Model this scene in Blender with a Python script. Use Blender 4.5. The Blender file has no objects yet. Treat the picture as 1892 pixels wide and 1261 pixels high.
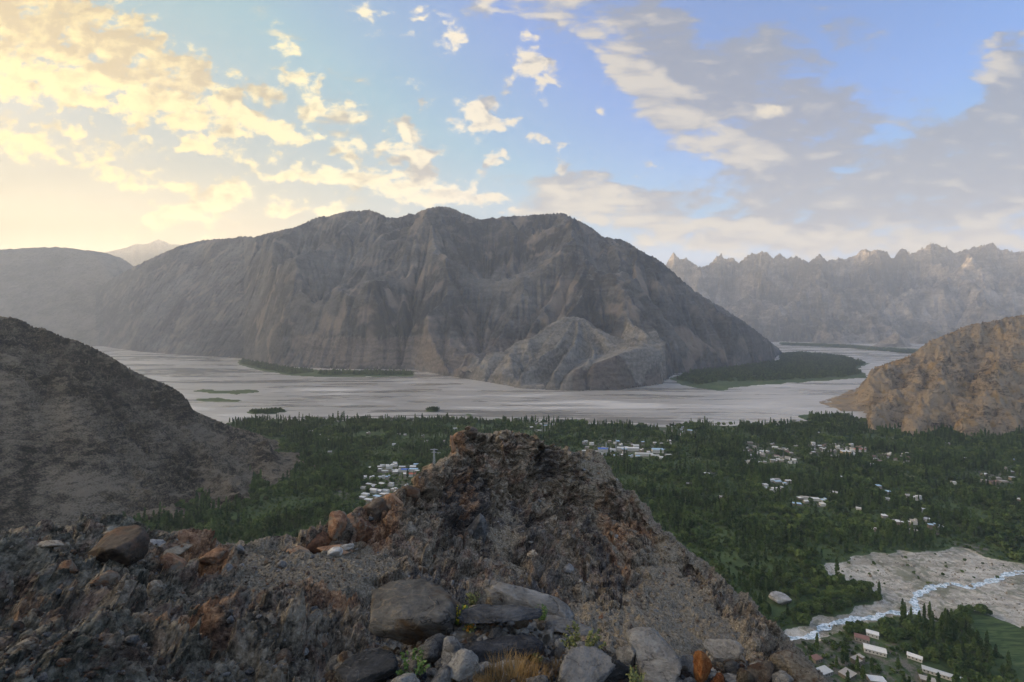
PARTS = 'main far left nl nr ground'.split()
import bpy, math, random, os
import numpy as np
from mathutils import Vector
rng = np.random.default_rng(7)
random.seed(7)
SC = bpy.context.scene
COL = SC.collection
F = 900.0; CX = 946.0; HY = 600.0; HC = 350.0     # focal length and horizon in photo pixels, eye height over the valley
SUN_AZ = math.radians(-68.0); SUN_EL = math.radians(4.5)

def P(px, py, D):                                  # traced point at a true forward distance
    return np.array([(px - CX) / F * D, D, HC + (HY - py) / F * D])
def G(px, py, z=0.0):                              # traced point on the valley floor
    D = F * (HC - z) / (py - HY)
    return np.array([(px - CX) / F * D, D])

# ---------------------------------------------------------------- noise
def _hash(ix, iy, iz, seed):
    h = (ix.astype(np.int64) * 374761393 + iy.astype(np.int64) * 668265263 + iz * 2147483647 + seed * 1274126177) & 0xFFFFFFFF
    h = ((h ^ (h >> 13)) * 1274126177) & 0xFFFFFFFF
    h = ((h ^ (h >> 16)) * 2246822519) & 0xFFFFFFFF
    return h ^ (h >> 15)
def _r(h, k=0):
    return (((h * (2 * k + 1) * 2654435761) >> 7) & 0xFFFFF) / float(0xFFFFF)
def noise2(x, y, seed=0):
    xi = np.floor(x); yi = np.floor(y); fx = x - xi; fy = y - yi
    u = fx * fx * fx * (fx * (fx * 6 - 15) + 10); v = fy * fy * fy * (fy * (fy * 6 - 15) + 10)
    def g(a, b):
        an = _r(_hash(xi + a, yi + b, 0, seed)) * 2 * np.pi
        return np.cos(an) * (fx - a) + np.sin(an) * (fy - b)
    return ((g(0, 0) * (1 - u) + g(1, 0) * u) * (1 - v) + (g(0, 1) * (1 - u) + g(1, 1) * u) * v) * 1.5
def fbm(x, y, oct=5, seed=0, gain=0.5, lac=2.03):
    s = np.zeros_like(x); a = 1.0
    for i in range(oct):
        s += a * noise2(x, y, seed + i * 17); x = x * lac + 3.1; y = y * lac + 1.7; a *= gain
    return s
def ridged(x, y, oct=5, seed=0, gain=0.5):
    s = np.zeros_like(x); a = 1.0; w = 1.0
    for i in range(oct):
        n = (1 - np.abs(noise2(x, y, seed + i * 31)) * 1.6); n = np.clip(n, 0, 1) ** 2 * w
        s += a * n; w = np.clip(n * 1.6, 0, 1); x = x * 2.1 + 1.3; y = y * 2.1 + 5.2; a *= gain
    return s
def facets3(x, y, z, seed=0, tilt=0.9):
    """blocky rock: every Voronoi cell is its own tilted plane; also returns distance to the crack"""
    xi = np.floor(x); yi = np.floor(y); zi = np.floor(z)
    d1 = np.full(x.shape, 9.0); d2 = np.full(x.shape, 9.0); val = np.zeros(x.shape); l1 = np.full(x.shape, 9.0)
    for a in (-1, 0, 1):
        for b in (-1, 0, 1):
            for c in (-1, 0, 1):
                h = _hash(xi + a, yi + b, (zi + c).astype(np.int64), seed)
                px = xi + a + _r(h, 1); py = yi + b + _r(h, 2); pz = zi + c + _r(h, 3)
                ex, ey, ez = x - px, y - py, z - pz
                d = ex * ex + ey * ey + ez * ez; l1 = np.minimum(l1, np.abs(ex + .3 * ez) + np.abs(ey - .35 * ex) + np.abs(ez + .3 * ey))
                v = (_r(h, 4) - .5) * .7 + tilt * ((_r(h, 5) - .5) * ex + (_r(h, 6) - .5) * ey + (_r(h, 7) - .5) * ez) * 2
                near = d < d1
                d2 = np.where(near, d1, np.minimum(d2, d)); val = np.where(near, v, val); d1 = np.where(near, d, d1)
    return .45 * val + 1.0 * np.clip(.95 - l1, -.25, .42) - .2, np.sqrt(d2) - np.sqrt(d1)

def erode(H, dx, n, K, m=0.45, talus=0.9, fixed=None, dep=0.0):
    h, w = H.shape; N = h * w
    offs = [(-1, 0), (1, 0), (0, -1), (0, 1), (-1, -1), (-1, 1), (1, -1), (1, 1)]
    ids = np.arange(N).reshape(h, w)
    for it in range(n):
        Pd = np.pad(H, 1, constant_values=1e9)
        best = np.zeros((h, w)); rec = ids.copy(); mn = np.full((h, w), 1e9)
        for (a, b) in offs:
            nb = Pd[1 + a:1 + a + h, 1 + b:1 + b + w]; L = dx * (1.41421 if a and b else 1.0)
            s = (H - nb) / L; up = s > best
            best = np.where(up, s, best); rec = np.where(up, ids + a * w + b, rec); mn = np.minimum(mn, nb)
        pit = best <= 0
        R = np.append(np.where(pit, N, rec).ravel(), N)
        S = np.append(np.ones(N), 0.0)
        for k in range(11):
            S = S + np.bincount(R, weights=S, minlength=N + 1); S[N] = 0
            R = R[R]
        A = S[:N].reshape(h, w) * dx * dx
        dh = K * A ** m * best
        dh = np.minimum(dh, 0.6 * best * dx)
        dh += np.clip(best - talus, 0, None) * dx * 0.3
        Hn = H - dh
        Hn = np.where(pit & (mn < 1e8), np.maximum(H, mn + 0.02), Hn)
        if fixed is not None: Hn = np.where(fixed, H, Hn)
        H = Hn
    return H, A

def seg_ridges(X, Y, ridges):
    """height of the steepest roof over every crest polyline: [(points Nx3, slope, rounding)]"""
    out = np.full(X.shape, -1e4)
    for pts, slope, rnd in ridges:
        pts = np.array(pts, float)
        for a, b in zip(pts[:-1], pts[1:]):
            d = b[:2] - a[:2]; L2 = max(d @ d, 1e-6)
            t = np.clip(((X - a[0]) * d[0] + (Y - a[1]) * d[1]) / L2, 0, 1)
            dist = np.hypot(X - a[0] - t * d[0], Y - a[1] - t * d[1])
            hh = a[2] + (b[2] - a[2]) * t
            out = np.maximum(out, hh - slope * (np.sqrt(dist * dist + rnd * rnd) - rnd))
    return out
def up2(H):
    h, w = H.shape
    yi = np.linspace(0, h - 1, 2 * h - 1); xi = np.linspace(0, w - 1, 2 * w - 1)
    return bil(H, xi[None, :].repeat(len(yi), 0), yi[:, None].repeat(len(xi), 1))
def bil(H, fx, fy):
    h, w = H.shape
    fx = np.clip(fx, 0, w - 1.001); fy = np.clip(fy, 0, h - 1.001)
    x0 = fx.astype(int); y0 = fy.astype(int); a = fx - x0; b = fy - y0
    return (H[y0, x0] * (1 - a) + H[y0, x0 + 1] * a) * (1 - b) + (H[y0 + 1, x0] * (1 - a) + H[y0 + 1, x0 + 1] * a) * b
def inpoly(px, py, poly):
    poly = np.asarray(poly, float); r = np.zeros(px.shape, bool); j = len(poly) - 1
    for i in range(len(poly)):
        xi, yi = poly[i]; xj, yj = poly[j]
        c = ((yi > py) != (yj > py)) & (px < (xj - xi) * (py - yi) / (yj - yi + 1e-12) + xi)
        r ^= c; j = i
    return r
def smooth(H, n):
    for _ in range(n):
        Pd = np.pad(H, 1, mode='edge')
        H = (Pd[:-2, 1:-1] + Pd[2:, 1:-1] + Pd[1:-1, :-2] + Pd[1:-1, 2:] + 4 * H) / 8
    return H
def sstep(a, b, x):
    t = np.clip((x - a) / (b - a), 0, 1); return t * t * (3 - 2 * t)

# ---------------------------------------------------------------- mesh helpers
def mesh_np(name, V, Fq, smooth_shade=True):
    me = bpy.data.meshes.new(name); Fq = np.asarray(Fq, dtype=np.int32); k = Fq.shape[1]
    me.vertices.add(len(V)); me.vertices.foreach_set('co', np.asarray(V, np.float32).ravel())
    me.loops.add(Fq.size); me.loops.foreach_set('vertex_index', Fq.ravel())
    me.polygons.add(len(Fq)); me.polygons.foreach_set('loop_start', np.arange(0, Fq.size, k, dtype=np.int32))
    me.polygons.foreach_set('use_smooth', np.full(len(Fq), smooth_shade))
    me.update(calc_edges=True); me.validate(); return me
def grid_faces(h, w, keep=None):
    i = np.arange(h * w).reshape(h, w)
    q = np.stack([i[:-1, :-1], i[:-1, 1:], i[1:, 1:], i[1:, :-1]], -1).reshape(-1, 4)
    return q if keep is None else q[keep[:-1, :-1].ravel() | keep[1:, 1:].ravel()]
def compact(V, Fq):
    used = np.zeros(len(V), bool); used[Fq.ravel()] = True
    mp = np.cumsum(used) - 1; return V[used], mp[Fq], used
def link(name, me, mat=None, parent=None):
    o = bpy.data.objects.new(name, me); COL.objects.link(o)
    if mat is not None and me is not None and len(me.materials) == 0: me.materials.append(mat)
    if parent: o.parent = parent
    return o
def attr(me, name, arr):
    a = me.attributes.new(name, 'FLOAT', 'POINT'); a.data.foreach_set('value', np.asarray(arr, np.float32).ravel())
def tag(o, label, cat=None, group=None, kind=None):
    o['label'] = label
    if cat: o['category'] = cat
    if group: o['group'] = group
    if kind: o['kind'] = kind
    return o
def empty(name, loc, rz=0.0, s=1.0):
    o = bpy.data.objects.new(name, None); COL.objects.link(o); o.location = loc; o.rotation_euler = (0, 0, rz); o.scale = (s,) * 3
    o.empty_display_size = 0.1; return o

# ---------------------------------------------------------------- node helpers
class NT:
    def __init__(s, tree): s.t = tree; s.n = tree.nodes; s.l = tree.links
    def new(s, typ, **kw):
        n = s.n.new(typ)
        for k, v in kw.items(): setattr(n, k, v)
        return n
    def put(s, sock, v):
        if v is None: return
        if hasattr(v, 'is_output') or isinstance(v, bpy.types.NodeSocket): s.l.new(v, sock)
        else:
            if hasattr(sock, 'default_value'):
                if isinstance(v, (tuple, list)) and len(v) == 3 and len(sock.default_value) == 4: v = tuple(v) + (1,)
                sock.default_value = v
    def math(s, op, a, b=None, c=None, clamp=False):
        n = s.new('ShaderNodeMath', operation=op, use_clamp=clamp); s.put(n.inputs[0], a); s.put(n.inputs[1], b)
        if c is not None: s.put(n.inputs[2], c)
        return n.outputs[0]
    def vmath(s, op, a, b=None, out=0):
        n = s.new('ShaderNodeVectorMath', operation=op); s.put(n.inputs[0], a)
        if b is not None:
            if op == 'SCALE': s.put(n.inputs[3], b)
            else: s.put(n.inputs[1], b)
        return n.outputs[out]
    def mapping(s, vec, scale=(1, 1, 1), rot=(0, 0, 0), loc=(0, 0, 0)):
        n = s.new('ShaderNodeMapping'); s.put(n.inputs[0], vec); n.inputs['Location'].default_value = loc
        n.inputs['Rotation'].default_value = rot; n.inputs['Scale'].default_value = scale; return n.outputs[0]
    def noise(s, vec, scale, detail=6, rough=.55, dist=0.0, lac=2.0, out=0, typ='FBM'):
        n = s.new('ShaderNodeTexNoise'); n.noise_type = typ; s.put(n.inputs['Vector'], vec); s.put(n.inputs['Scale'], scale)
        n.inputs['Detail'].default_value = detail; n.inputs['Roughness'].default_value = rough
        n.inputs['Distortion'].default_value = dist; n.inputs['Lacunarity'].default_value = lac; return n.outputs[out]
    def voro(s, vec, scale, feature='F1', rand=1.0, out='Distance'):
        n = s.new('ShaderNodeTexVoronoi', feature=feature); s.put(n.inputs['Vector'], vec); n.inputs['Scale'].default_value = scale
        n.inputs['Randomness'].default_value = rand; return n.outputs[out]
    def ramp(s, fac, stops, interp='LINEAR'):
        n = s.new('ShaderNodeValToRGB'); s.put(n.inputs[0], fac); cr = n.color_ramp; cr.interpolation = interp
        while len(cr.elements) < len(stops): cr.elements.new(0.5)
        for e, (p, c) in zip(cr.elements, stops):
            e.position = p; e.color = (c, c, c, 1) if isinstance(c, (int, float)) else tuple(c) + (1,)
        return n.outputs[0]
    def mix(s, fac, a, b, blend='MIX'):
        n = s.new('ShaderNodeMix', data_type='RGBA', blend_type=blend); s.put(n.inputs[0], fac); s.put(n.inputs[6], a); s.put(n.inputs[7], b)
        return n.outputs[2]
    def mixf(s, fac, a, b):
        n = s.new('ShaderNodeMix', data_type='FLOAT'); s.put(n.inputs[0], fac); s.put(n.inputs[2], a); s.put(n.inputs[3], b); return n.outputs[0]
    def mr(s, v, a, b, c=0.0, d=1.0, smooth_=False):
        n = s.new('ShaderNodeMapRange', interpolation_type='SMOOTHSTEP' if smooth_ else 'LINEAR'); s.put(n.inputs[0], v)
        for i, q in enumerate((a, b, c, d)): s.put(n.inputs[1 + i], q)
        return n.outputs[0]
    def bump(s, h, strength, dist, normal=None):
        n = s.new('ShaderNodeBump'); n.inputs['Strength'].default_value = strength; n.inputs['Distance'].default_value = dist
        s.put(n.inputs['Height'], h)
        if normal is not None: s.put(n.inputs['Normal'], normal)
        return n.outputs[0]
def material(name):
    m = bpy.data.materials.new(name); m.use_nodes = True; nt = NT(m.node_tree)
    b = m.node_tree.nodes['Principled BSDF']; b.inputs['Specular IOR Level'].default_value = 0.25
    return m, nt, b
# ---------------------------------------------------------------- camera, sun, sky
cam = bpy.data.cameras.new('camera'); camo = bpy.data.objects.new('camera', cam); COL.objects.link(camo)
camo.location = (0, 0, HC); camo.rotation_euler = (math.radians(90), 0, 0)
cam.lens = F / 1892 * 36; cam.sensor_width = 36; cam.clip_start = 0.05; cam.clip_end = 120000
cam.shift_y = -(630.5 - HY) / 1892
SC.camera = camo
SC.view_settings.view_transform = 'Standard'; SC.view_settings.look = 'None'
SC.view_settings.exposure = EXPO = 0.0; SC.view_settings.gamma = 1.0; SC.view_settings.use_curve_mapping = False

sl = bpy.data.lights.new('sun', 'SUN'); sl.energy = 5.0; sl.angle = math.radians(0.53); sl.color = (1.0, 0.72, 0.42)
so = bpy.data.objects.new('sun', sl); COL.objects.link(so)
sd = Vector((math.sin(SUN_AZ) * math.cos(SUN_EL), math.cos(SUN_AZ) * math.cos(SUN_EL), math.sin(SUN_EL)))
so.rotation_euler = sd.to_track_quat('Z', 'Y').to_euler()

HAZE = 4.8e-5
world = bpy.data.worlds.new('World'); SC.world = world; world.use_nodes = True
# sky: Nishita daylight with a procedural cloud deck, everything a function of world direction only
w = NT(world.node_tree); bg = world.node_tree.nodes['Background']
SC.view_settings.exposure = EXPO = 2.45
SK = 1.0 / (0.15 * 2 ** EXPO)                       # radiance that displays as 1.0
def lin(r, g, b, k=1.0):
    f = lambda c: ((c / 255 + .055) / 1.055) ** 2.4
    return (f(r) * SK * k, f(g) * SK * k, f(b) * SK * k)
sk = w.new('ShaderNodeTexSky', sky_type='NISHITA', sun_disc=False); sk.sun_elevation = SUN_EL; sk.sun_rotation = SUN_AZ
sk.altitude = 2500; sk.dust_density = 1.0; sk.ozone_density = 3.0
# puffs: (px, py, rx, ry, tilt, strength) in the photo's pixels, turned into directions
CUM = [(-60,60,260,100,15,1.1),(70,75,190,85,22,1.15),(210,110,170,72,26,1.15),(340,160,150,55,26,1.1),(430,215,90,32,22,1.0),(215,45,65,45,35,1.0),(160,33,26,15,0,.8),(240,180,150,30,20,1.0),(80,140,160,24,14,1.0),
 (530,100,62,26,50,.85),(560,140,30,24,50,.8),(498,168,42,22,35,.8),(572,198,38,28,35,1.0),(660,213,30,14,20,.8),(600,215,40,10,30,.6),
 (115,232,75,11,16,.9),(0,238,60,14,5,.9),(150,268,78,14,18,.95),(-40,262,70,12,5,.9),(40,262,60,9,10,.8),(270,258,75,14,28,.95),(225,281,30,10,5,.85),(380,270,38,18,32,.9),(340,258,20,10,20,.8),(520,243,40,17,32,.9),(455,290,26,10,10,.8),(500,288,20,8,5,.8),(600,275,55,15,10,.9),
 (150,305,90,13,12,1.0),(280,338,95,10,14,1.0),(380,358,70,8,12,.95),(40,285,70,10,12,.8),(520,377,85,6,8,.95),(600,388,60,5,8,.9),
 (300,402,75,14,-4,1.05),(370,385,65,22,-22,1.15),(430,358,38,20,-20,1.05),(450,425,30,12,-20,.7),(390,430,40,10,0,.6),(220,438,30,8,0,.6),
 (500,325,60,12,8,.95),(560,322,60,14,0,1.0),(620,335,40,10,0,.9),(700,335,75,20,15,1.0),(745,235,26,20,20,.95),(770,265,48,26,35,1.05),(725,275,50,18,35,.9),(660,262,35,12,25,.8),(650,290,30,10,20,.8),(790,320,80,22,30,1.05),(740,350,110,16,10,1.05),(850,352,60,12,28,.95),(760,375,70,9,5,.85),(900,372,70,10,14,.9),
 (835,78,29,24,10,1.0),(785,40,24,13,20,.8),(762,52,14,8,0,.7),(765,165,22,16,50,.85),(785,190,30,14,50,.8),(872,210,36,34,25,1.05),(895,235,40,22,20,.85),(935,225,30,14,0,.75),(905,292,24,13,-20,.95),(932,302,18,9,-10,.8),(895,310,16,8,0,.8),
 (950,152,36,12,-35,.8),(975,175,24,9,20,.7),(1005,160,22,14,-50,.75),(985,90,40,20,40,.8),(1000,120,50,24,30,.8),(1025,282,16,10,0,.95),(1045,306,15,9,0,.95),(993,262,12,9,-30,.8),(985,270,9,7,0,.7),(690,25,36,28,40,.65),(900,358,14,7,0,.8),
 (1420,198,26,8,-12,1.1),(1105,200,20,8,0,.6),(1100,292,14,5,0,.5),(1200,322,30,7,-20,.6)]
DECK = [(1000,5,190,40,12,.75),(900,20,100,26,20,.5),(1120,50,190,70,32,1.0),(1230,140,210,80,38,1.1),(1330,215,220,72,30,1.15),(1450,270,200,60,10,1.1),(1200,20,110,60,20,.9),(1400,120,160,80,20,1.0),(1520,60,130,60,-20,.7),(1560,210,160,50,0,1.0),
 (1700,290,230,50,-14,1.1),(1850,230,160,50,-18,1.05),(1850,120,80,60,-40,.75),(1600,330,250,48,-10,1.1),(1870,330,180,60,-12,1.05),(1950,200,150,150,0,.9),(1560,400,240,40,-6,1.05),(1800,400,250,45,-8,1.1),(1380,420,160,30,0,.8),
 (1180,370,200,34,12,1.0),(1050,350,130,26,8,.95),(980,375,110,20,4,1.0),(1280,440,200,24,4,.95),(1150,410,160,24,8,.95),(1700,450,260,26,-2,1.0),(1420,360,160,26,-4,.85),(1480,460,200,16,0,.9),(700,30,50,40,40,.25),(1290,330,90,16,0,.5),(500,60,160,50,30,.3),(620,210,60,40,40,.35)]
# the placing of the cloud banks: rows of curves over the bearing, one row per step of elevation (R puffs, G deck, B lit edges)
NB = 36; VTOP = .70; ULO, UHI = -1.25, 1.35; NP = 128
gu, gv = np.meshgrid(np.linspace(ULO, UHI, NP), np.linspace(0, VTOP, NB))
def env(lst, k, du=0., dv=0.):
    uu = gu + du + .020 * fbm(gu * 9, gv * 12, 4, 301); vv = gv + dv + .016 * fbm(gu * 9 + 5, gv * 12, 4, 302); tot = np.zeros_like(uu)
    for (px, py, rx, ry, rot, s) in lst:
        if rx < 62: s *= 1.35; ry *= 1.1
        a_ = -math.radians(rot); x = uu - (px - CX) / F; y = vv - (HY - py) / F
        p = (x * math.cos(a_) + y * math.sin(a_)) / (rx * k / F); q = (-x * math.sin(a_) + y * math.cos(a_)) / (max(ry, 13) * k * 1.15 / F)
        tot += s * (1 - sstep(0, 1, np.hypot(p, q)))
    return np.clip(tot, 0, 1.25) / 1.25
eP = env(CUM, 1.5); eD = env(DECK, 1.45)
lit_ = np.clip(.5 + 1.1 * (eP - env(CUM, 1.5, -.035, -.045)) + .9 * (eD - env(DECK, 1.45, -.05, -.06)), 0, 1)
edge_ = sstep(-.1, 0, gu - (ULO + .1)) * 1.0
g = w
tc = w.new('ShaderNodeTexCoord'); dr = w.vmath('NORMALIZE', tc.outputs['Generated'])
sep = g.new('ShaderNodeSeparateXYZ'); g.l.new(dr, sep.inputs[0])
ay = g.math('MAXIMUM', g.math('ABSOLUTE', sep.outputs[1]), .02); az_ = g.math('MAXIMUM', sep.outputs[2], .0)
cu = g.math('DIVIDE', sep.outputs[0], ay); cv = g.math('DIVIDE', az_, ay)
uvn = g.new('ShaderNodeCombineXYZ'); g.l.new(cu, uvn.inputs[0]); g.l.new(cv, uvn.inputs[1]); uv = uvn.outputs[0]
den = g.math('ADD', az_, .16); pln = g.new('ShaderNodeCombineXYZ'); g.l.new(g.math('DIVIDE', sep.outputs[0], den), pln.inputs[0]); g.l.new(g.math('DIVIDE', sep.outputs[1], den), pln.inputs[1]); pl = pln.outputs[0]
wn = g.noise(uv, 22.0, 4, .6, out=1); wuv = g.vmath('ADD', uv, g.vmath('SCALE', g.vmath('SUBTRACT', wn, (.5, .5, .5)), .05))
ws = g.new('ShaderNodeSeparateXYZ'); g.l.new(wuv, ws.inputs[0])
tt = g.mr(ws.outputs[0], ULO, UHI); tv = g.new('ShaderNodeCombineXYZ')
for i in range(3): g.l.new(tt, tv.inputs[i])
tv = tv.outputs[0]; vi = g.math('MULTIPLY', ws.outputs[1], (NB - 1) / VTOP); vi = g.math('MINIMUM', vi, NB - 1.0)
acc = None
for i in range(NB):
    cn = g.new('ShaderNodeRGBCurve'); cm = cn.mapping
    for ch, row in enumerate((eP[i], eD[i], lit_[i])):
        cvp = cm.curves[ch].points
        # keep only the points that matter
        idx = [0] + [j for j in range(1, NP - 1) if abs(row[j] - (row[j - 1] + row[j + 1]) / 2) > .002 or j % 8 == 0] + [NP - 1]
        cvp[0].location = (0, row[0]); cvp[-1].location = (1, row[-1])
        for j in idx[1:-1]: cvp.new(j / (NP - 1), float(row[j]))
        for q in cvp: q.handle_type = 'VECTOR'
    cm.update()
    if acc is None: tvi = tv; vii = vi
    else:
        q = g.new('ShaderNodeVectorMath', operation='MULTIPLY_ADD'); g.l.new(acc, q.inputs[0]); q.inputs[1].default_value = (1e-7,) * 3; g.l.new(tv, q.inputs[2]); tvi = q.outputs[0]
        q = g.new('ShaderNodeVectorMath', operation='DOT_PRODUCT'); g.l.new(acc, q.inputs[0]); q.inputs[1].default_value = (1e-7, 0, 0); vii = g.math('ADD', vi, q.outputs['Value'])
    g.l.new(tvi, cn.inputs['Color'])
    hat = g.math('SUBTRACT', 1.0, g.math('ABSOLUTE', g.math('SUBTRACT', vii, float(i))), clamp=True)
    hv = g.new('ShaderNodeVectorMath', operation='SCALE'); g.l.new(cn.outputs[0], hv.inputs[0]); g.l.new(hat, hv.inputs[3])
    acc = hv.outputs[0] if acc is None else g.vmath('ADD', acc, hv.outputs[0])
es = g.new('ShaderNodeSeparateXYZ'); g.l.new(acc, es.inputs[0])
bc = g.math('MULTIPLY', es.outputs[0], 1.25); bd = g.math('MULTIPLY', es.outputs[1], 1.25); litE = es.outputs[2]
rotm = g.mapping(uv, (1.0, 1.7, 1), (0, 0, .35)); rot2 = g.mapping(uv, (1.0, 1.7, 1), (0, 0, .35), (-.009, -.022, 0))
n1 = g.noise(rotm, 18.0, 8, .60, .25); n1b = g.noise(rot2, 18.0, 4, .6, .25)
n2 = g.noise(uv, 46.0, 5, .62, .2)
nz1 = g.math('ADD', g.math('SUBTRACT', n1, .5), g.math('MULTIPLY', g.math('SUBTRACT', n2, .5), .35))
puff = g.math('ADD', bc, g.math('MULTIPLY', nz1, 4.0))
pm = g.mapping(pl, (1.0, .42, 1), (0, 0, -.25))
n3 = g.noise(pm, 3.2, 8, .58, .3); n4 = g.noise(g.mapping(uv, (1, 3.4, 1), (0, 0, -.16)), 9.0, 8, .60, .3)
deck = g.math('ADD', bd, g.math('MULTIPLY', g.math('SUBTRACT', n3, .5), 2.6)); deck = g.math('ADD', deck, g.math('MULTIPLY', g.math('SUBTRACT', n4, .5), 2.8)); deck = g.math('ADD', deck, g.math('MULTIPLY', g.math('SUBTRACT', n2, .5), .45))
beh = g.math('MULTIPLY', g.mr(sep.outputs[1], .35, -.1), g.mr(n3, .25, .5)); deck = g.math('ADD', deck, g.math('MULTIPLY', beh, 1.1))  # extra cloud in the unseen rear sky, added to neutralise the ambient light
gate = g.mr(bc, .05, .25)
aP = w.math('MULTIPLY', w.mr(puff, .38, 1.10, smooth_=True), gate); aD = w.mr(deck, .40, 1.10, smooth_=True)
dn = w.math('SUBTRACT', n1, n1b)
litP = w.math('ADD', w.math('ADD', w.math('MULTIPLY', dn, 4.0), w.mr(litE, .40, .70)), w.mr(puff, .7, 1.7, .40, -.50), clamp=True)
litD = w.math('ADD', w.math('MULTIPLY', w.math('SUBTRACT', n4, .5), 4.5), w.mr(litE, .46, .85, -.32, .7), clamp=True)
# how close a direction is to the sun
sdir = tuple(sd); ca = w.vmath('DOT_PRODUCT', dr, sdir, out=1)
near = w.mr(ca, .15, .97, 0, 1, True)
el = sep.outputs[2]
litc = w.ramp(near, [(0, lin(222, 212, 194)), (.35, lin(246, 234, 208)), (.7, lin(255, 240, 186)), (1, lin(255, 228, 140))])
shc = w.ramp(near, [(0, lin(112, 131, 160)), (.35, lin(132, 145, 162)), (.7, lin(150, 144, 124)), (1, lin(182, 158, 100))])
pc = w.mix(litP, shc, litc); dc = w.mix(w.math('MULTIPLY', litD, .75), shc, litc)
hsv = w.new('ShaderNodeHueSaturation'); hsv.inputs['Saturation'].default_value = 1.05; hsv.inputs['Value'].default_value = .56; w.l.new(sk.outputs[0], hsv.inputs['Color'])
skc = w.mix(1.0, hsv.outputs[0], (.66, .97, 1.16), 'MULTIPLY')
# dust glow over the hills towards the sun
skc = w.vmath('MINIMUM', skc, w.mix(w.mr(ca, .0, .8), lin(134, 180, 240), lin(136, 156, 180)))
glow = w.math('MULTIPLY', w.mr(ca, .30, .95, 0, 1, True), w.mr(el, .05, .50, 1, 0, True))
skc = w.mix(w.math('MULTIPLY', glow, .95), skc, w.ramp(el, [(0, lin(236, 186, 70)), (.10, lin(222, 188, 92)), (.20, lin(190, 182, 130)), (.34, lin(136, 152, 152)), (.55, lin(105, 138, 176))]))
c1 = w.mix(w.math('MULTIPLY', aD, .92), skc, dc); c2 = w.mix(w.math('MULTIPLY', aP, .96), c1, pc)
# unseen rear and overhead sky, brightened and warmed as added fill for the terrain
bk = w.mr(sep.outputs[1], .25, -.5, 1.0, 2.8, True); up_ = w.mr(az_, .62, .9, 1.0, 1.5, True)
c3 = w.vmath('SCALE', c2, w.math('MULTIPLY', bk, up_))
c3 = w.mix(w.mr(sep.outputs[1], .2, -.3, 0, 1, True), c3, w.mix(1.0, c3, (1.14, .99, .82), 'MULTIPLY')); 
# bright warm patch added to the unseen sky at left as key light
key_dir = tuple(Vector((math.sin(math.radians(-80)) * math.cos(math.radians(20)), math.cos(math.radians(-80)) * math.cos(math.radians(20)), math.sin(math.radians(20)))))
key_w = w.mr(w.vmath('DOT_PRODUCT', dr, key_dir, out=1), .87, .99, 0, 1, True)
c3 = w.mix(key_w, c3, lin(255, 226, 180, 9.0)); w.l.new(c3, bg.inputs[0]); bg.inputs[1].default_value = 0.15
world.cycles.sampling_method = 'MANUAL'; world.cycles.sample_map_resolution = 512
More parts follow.
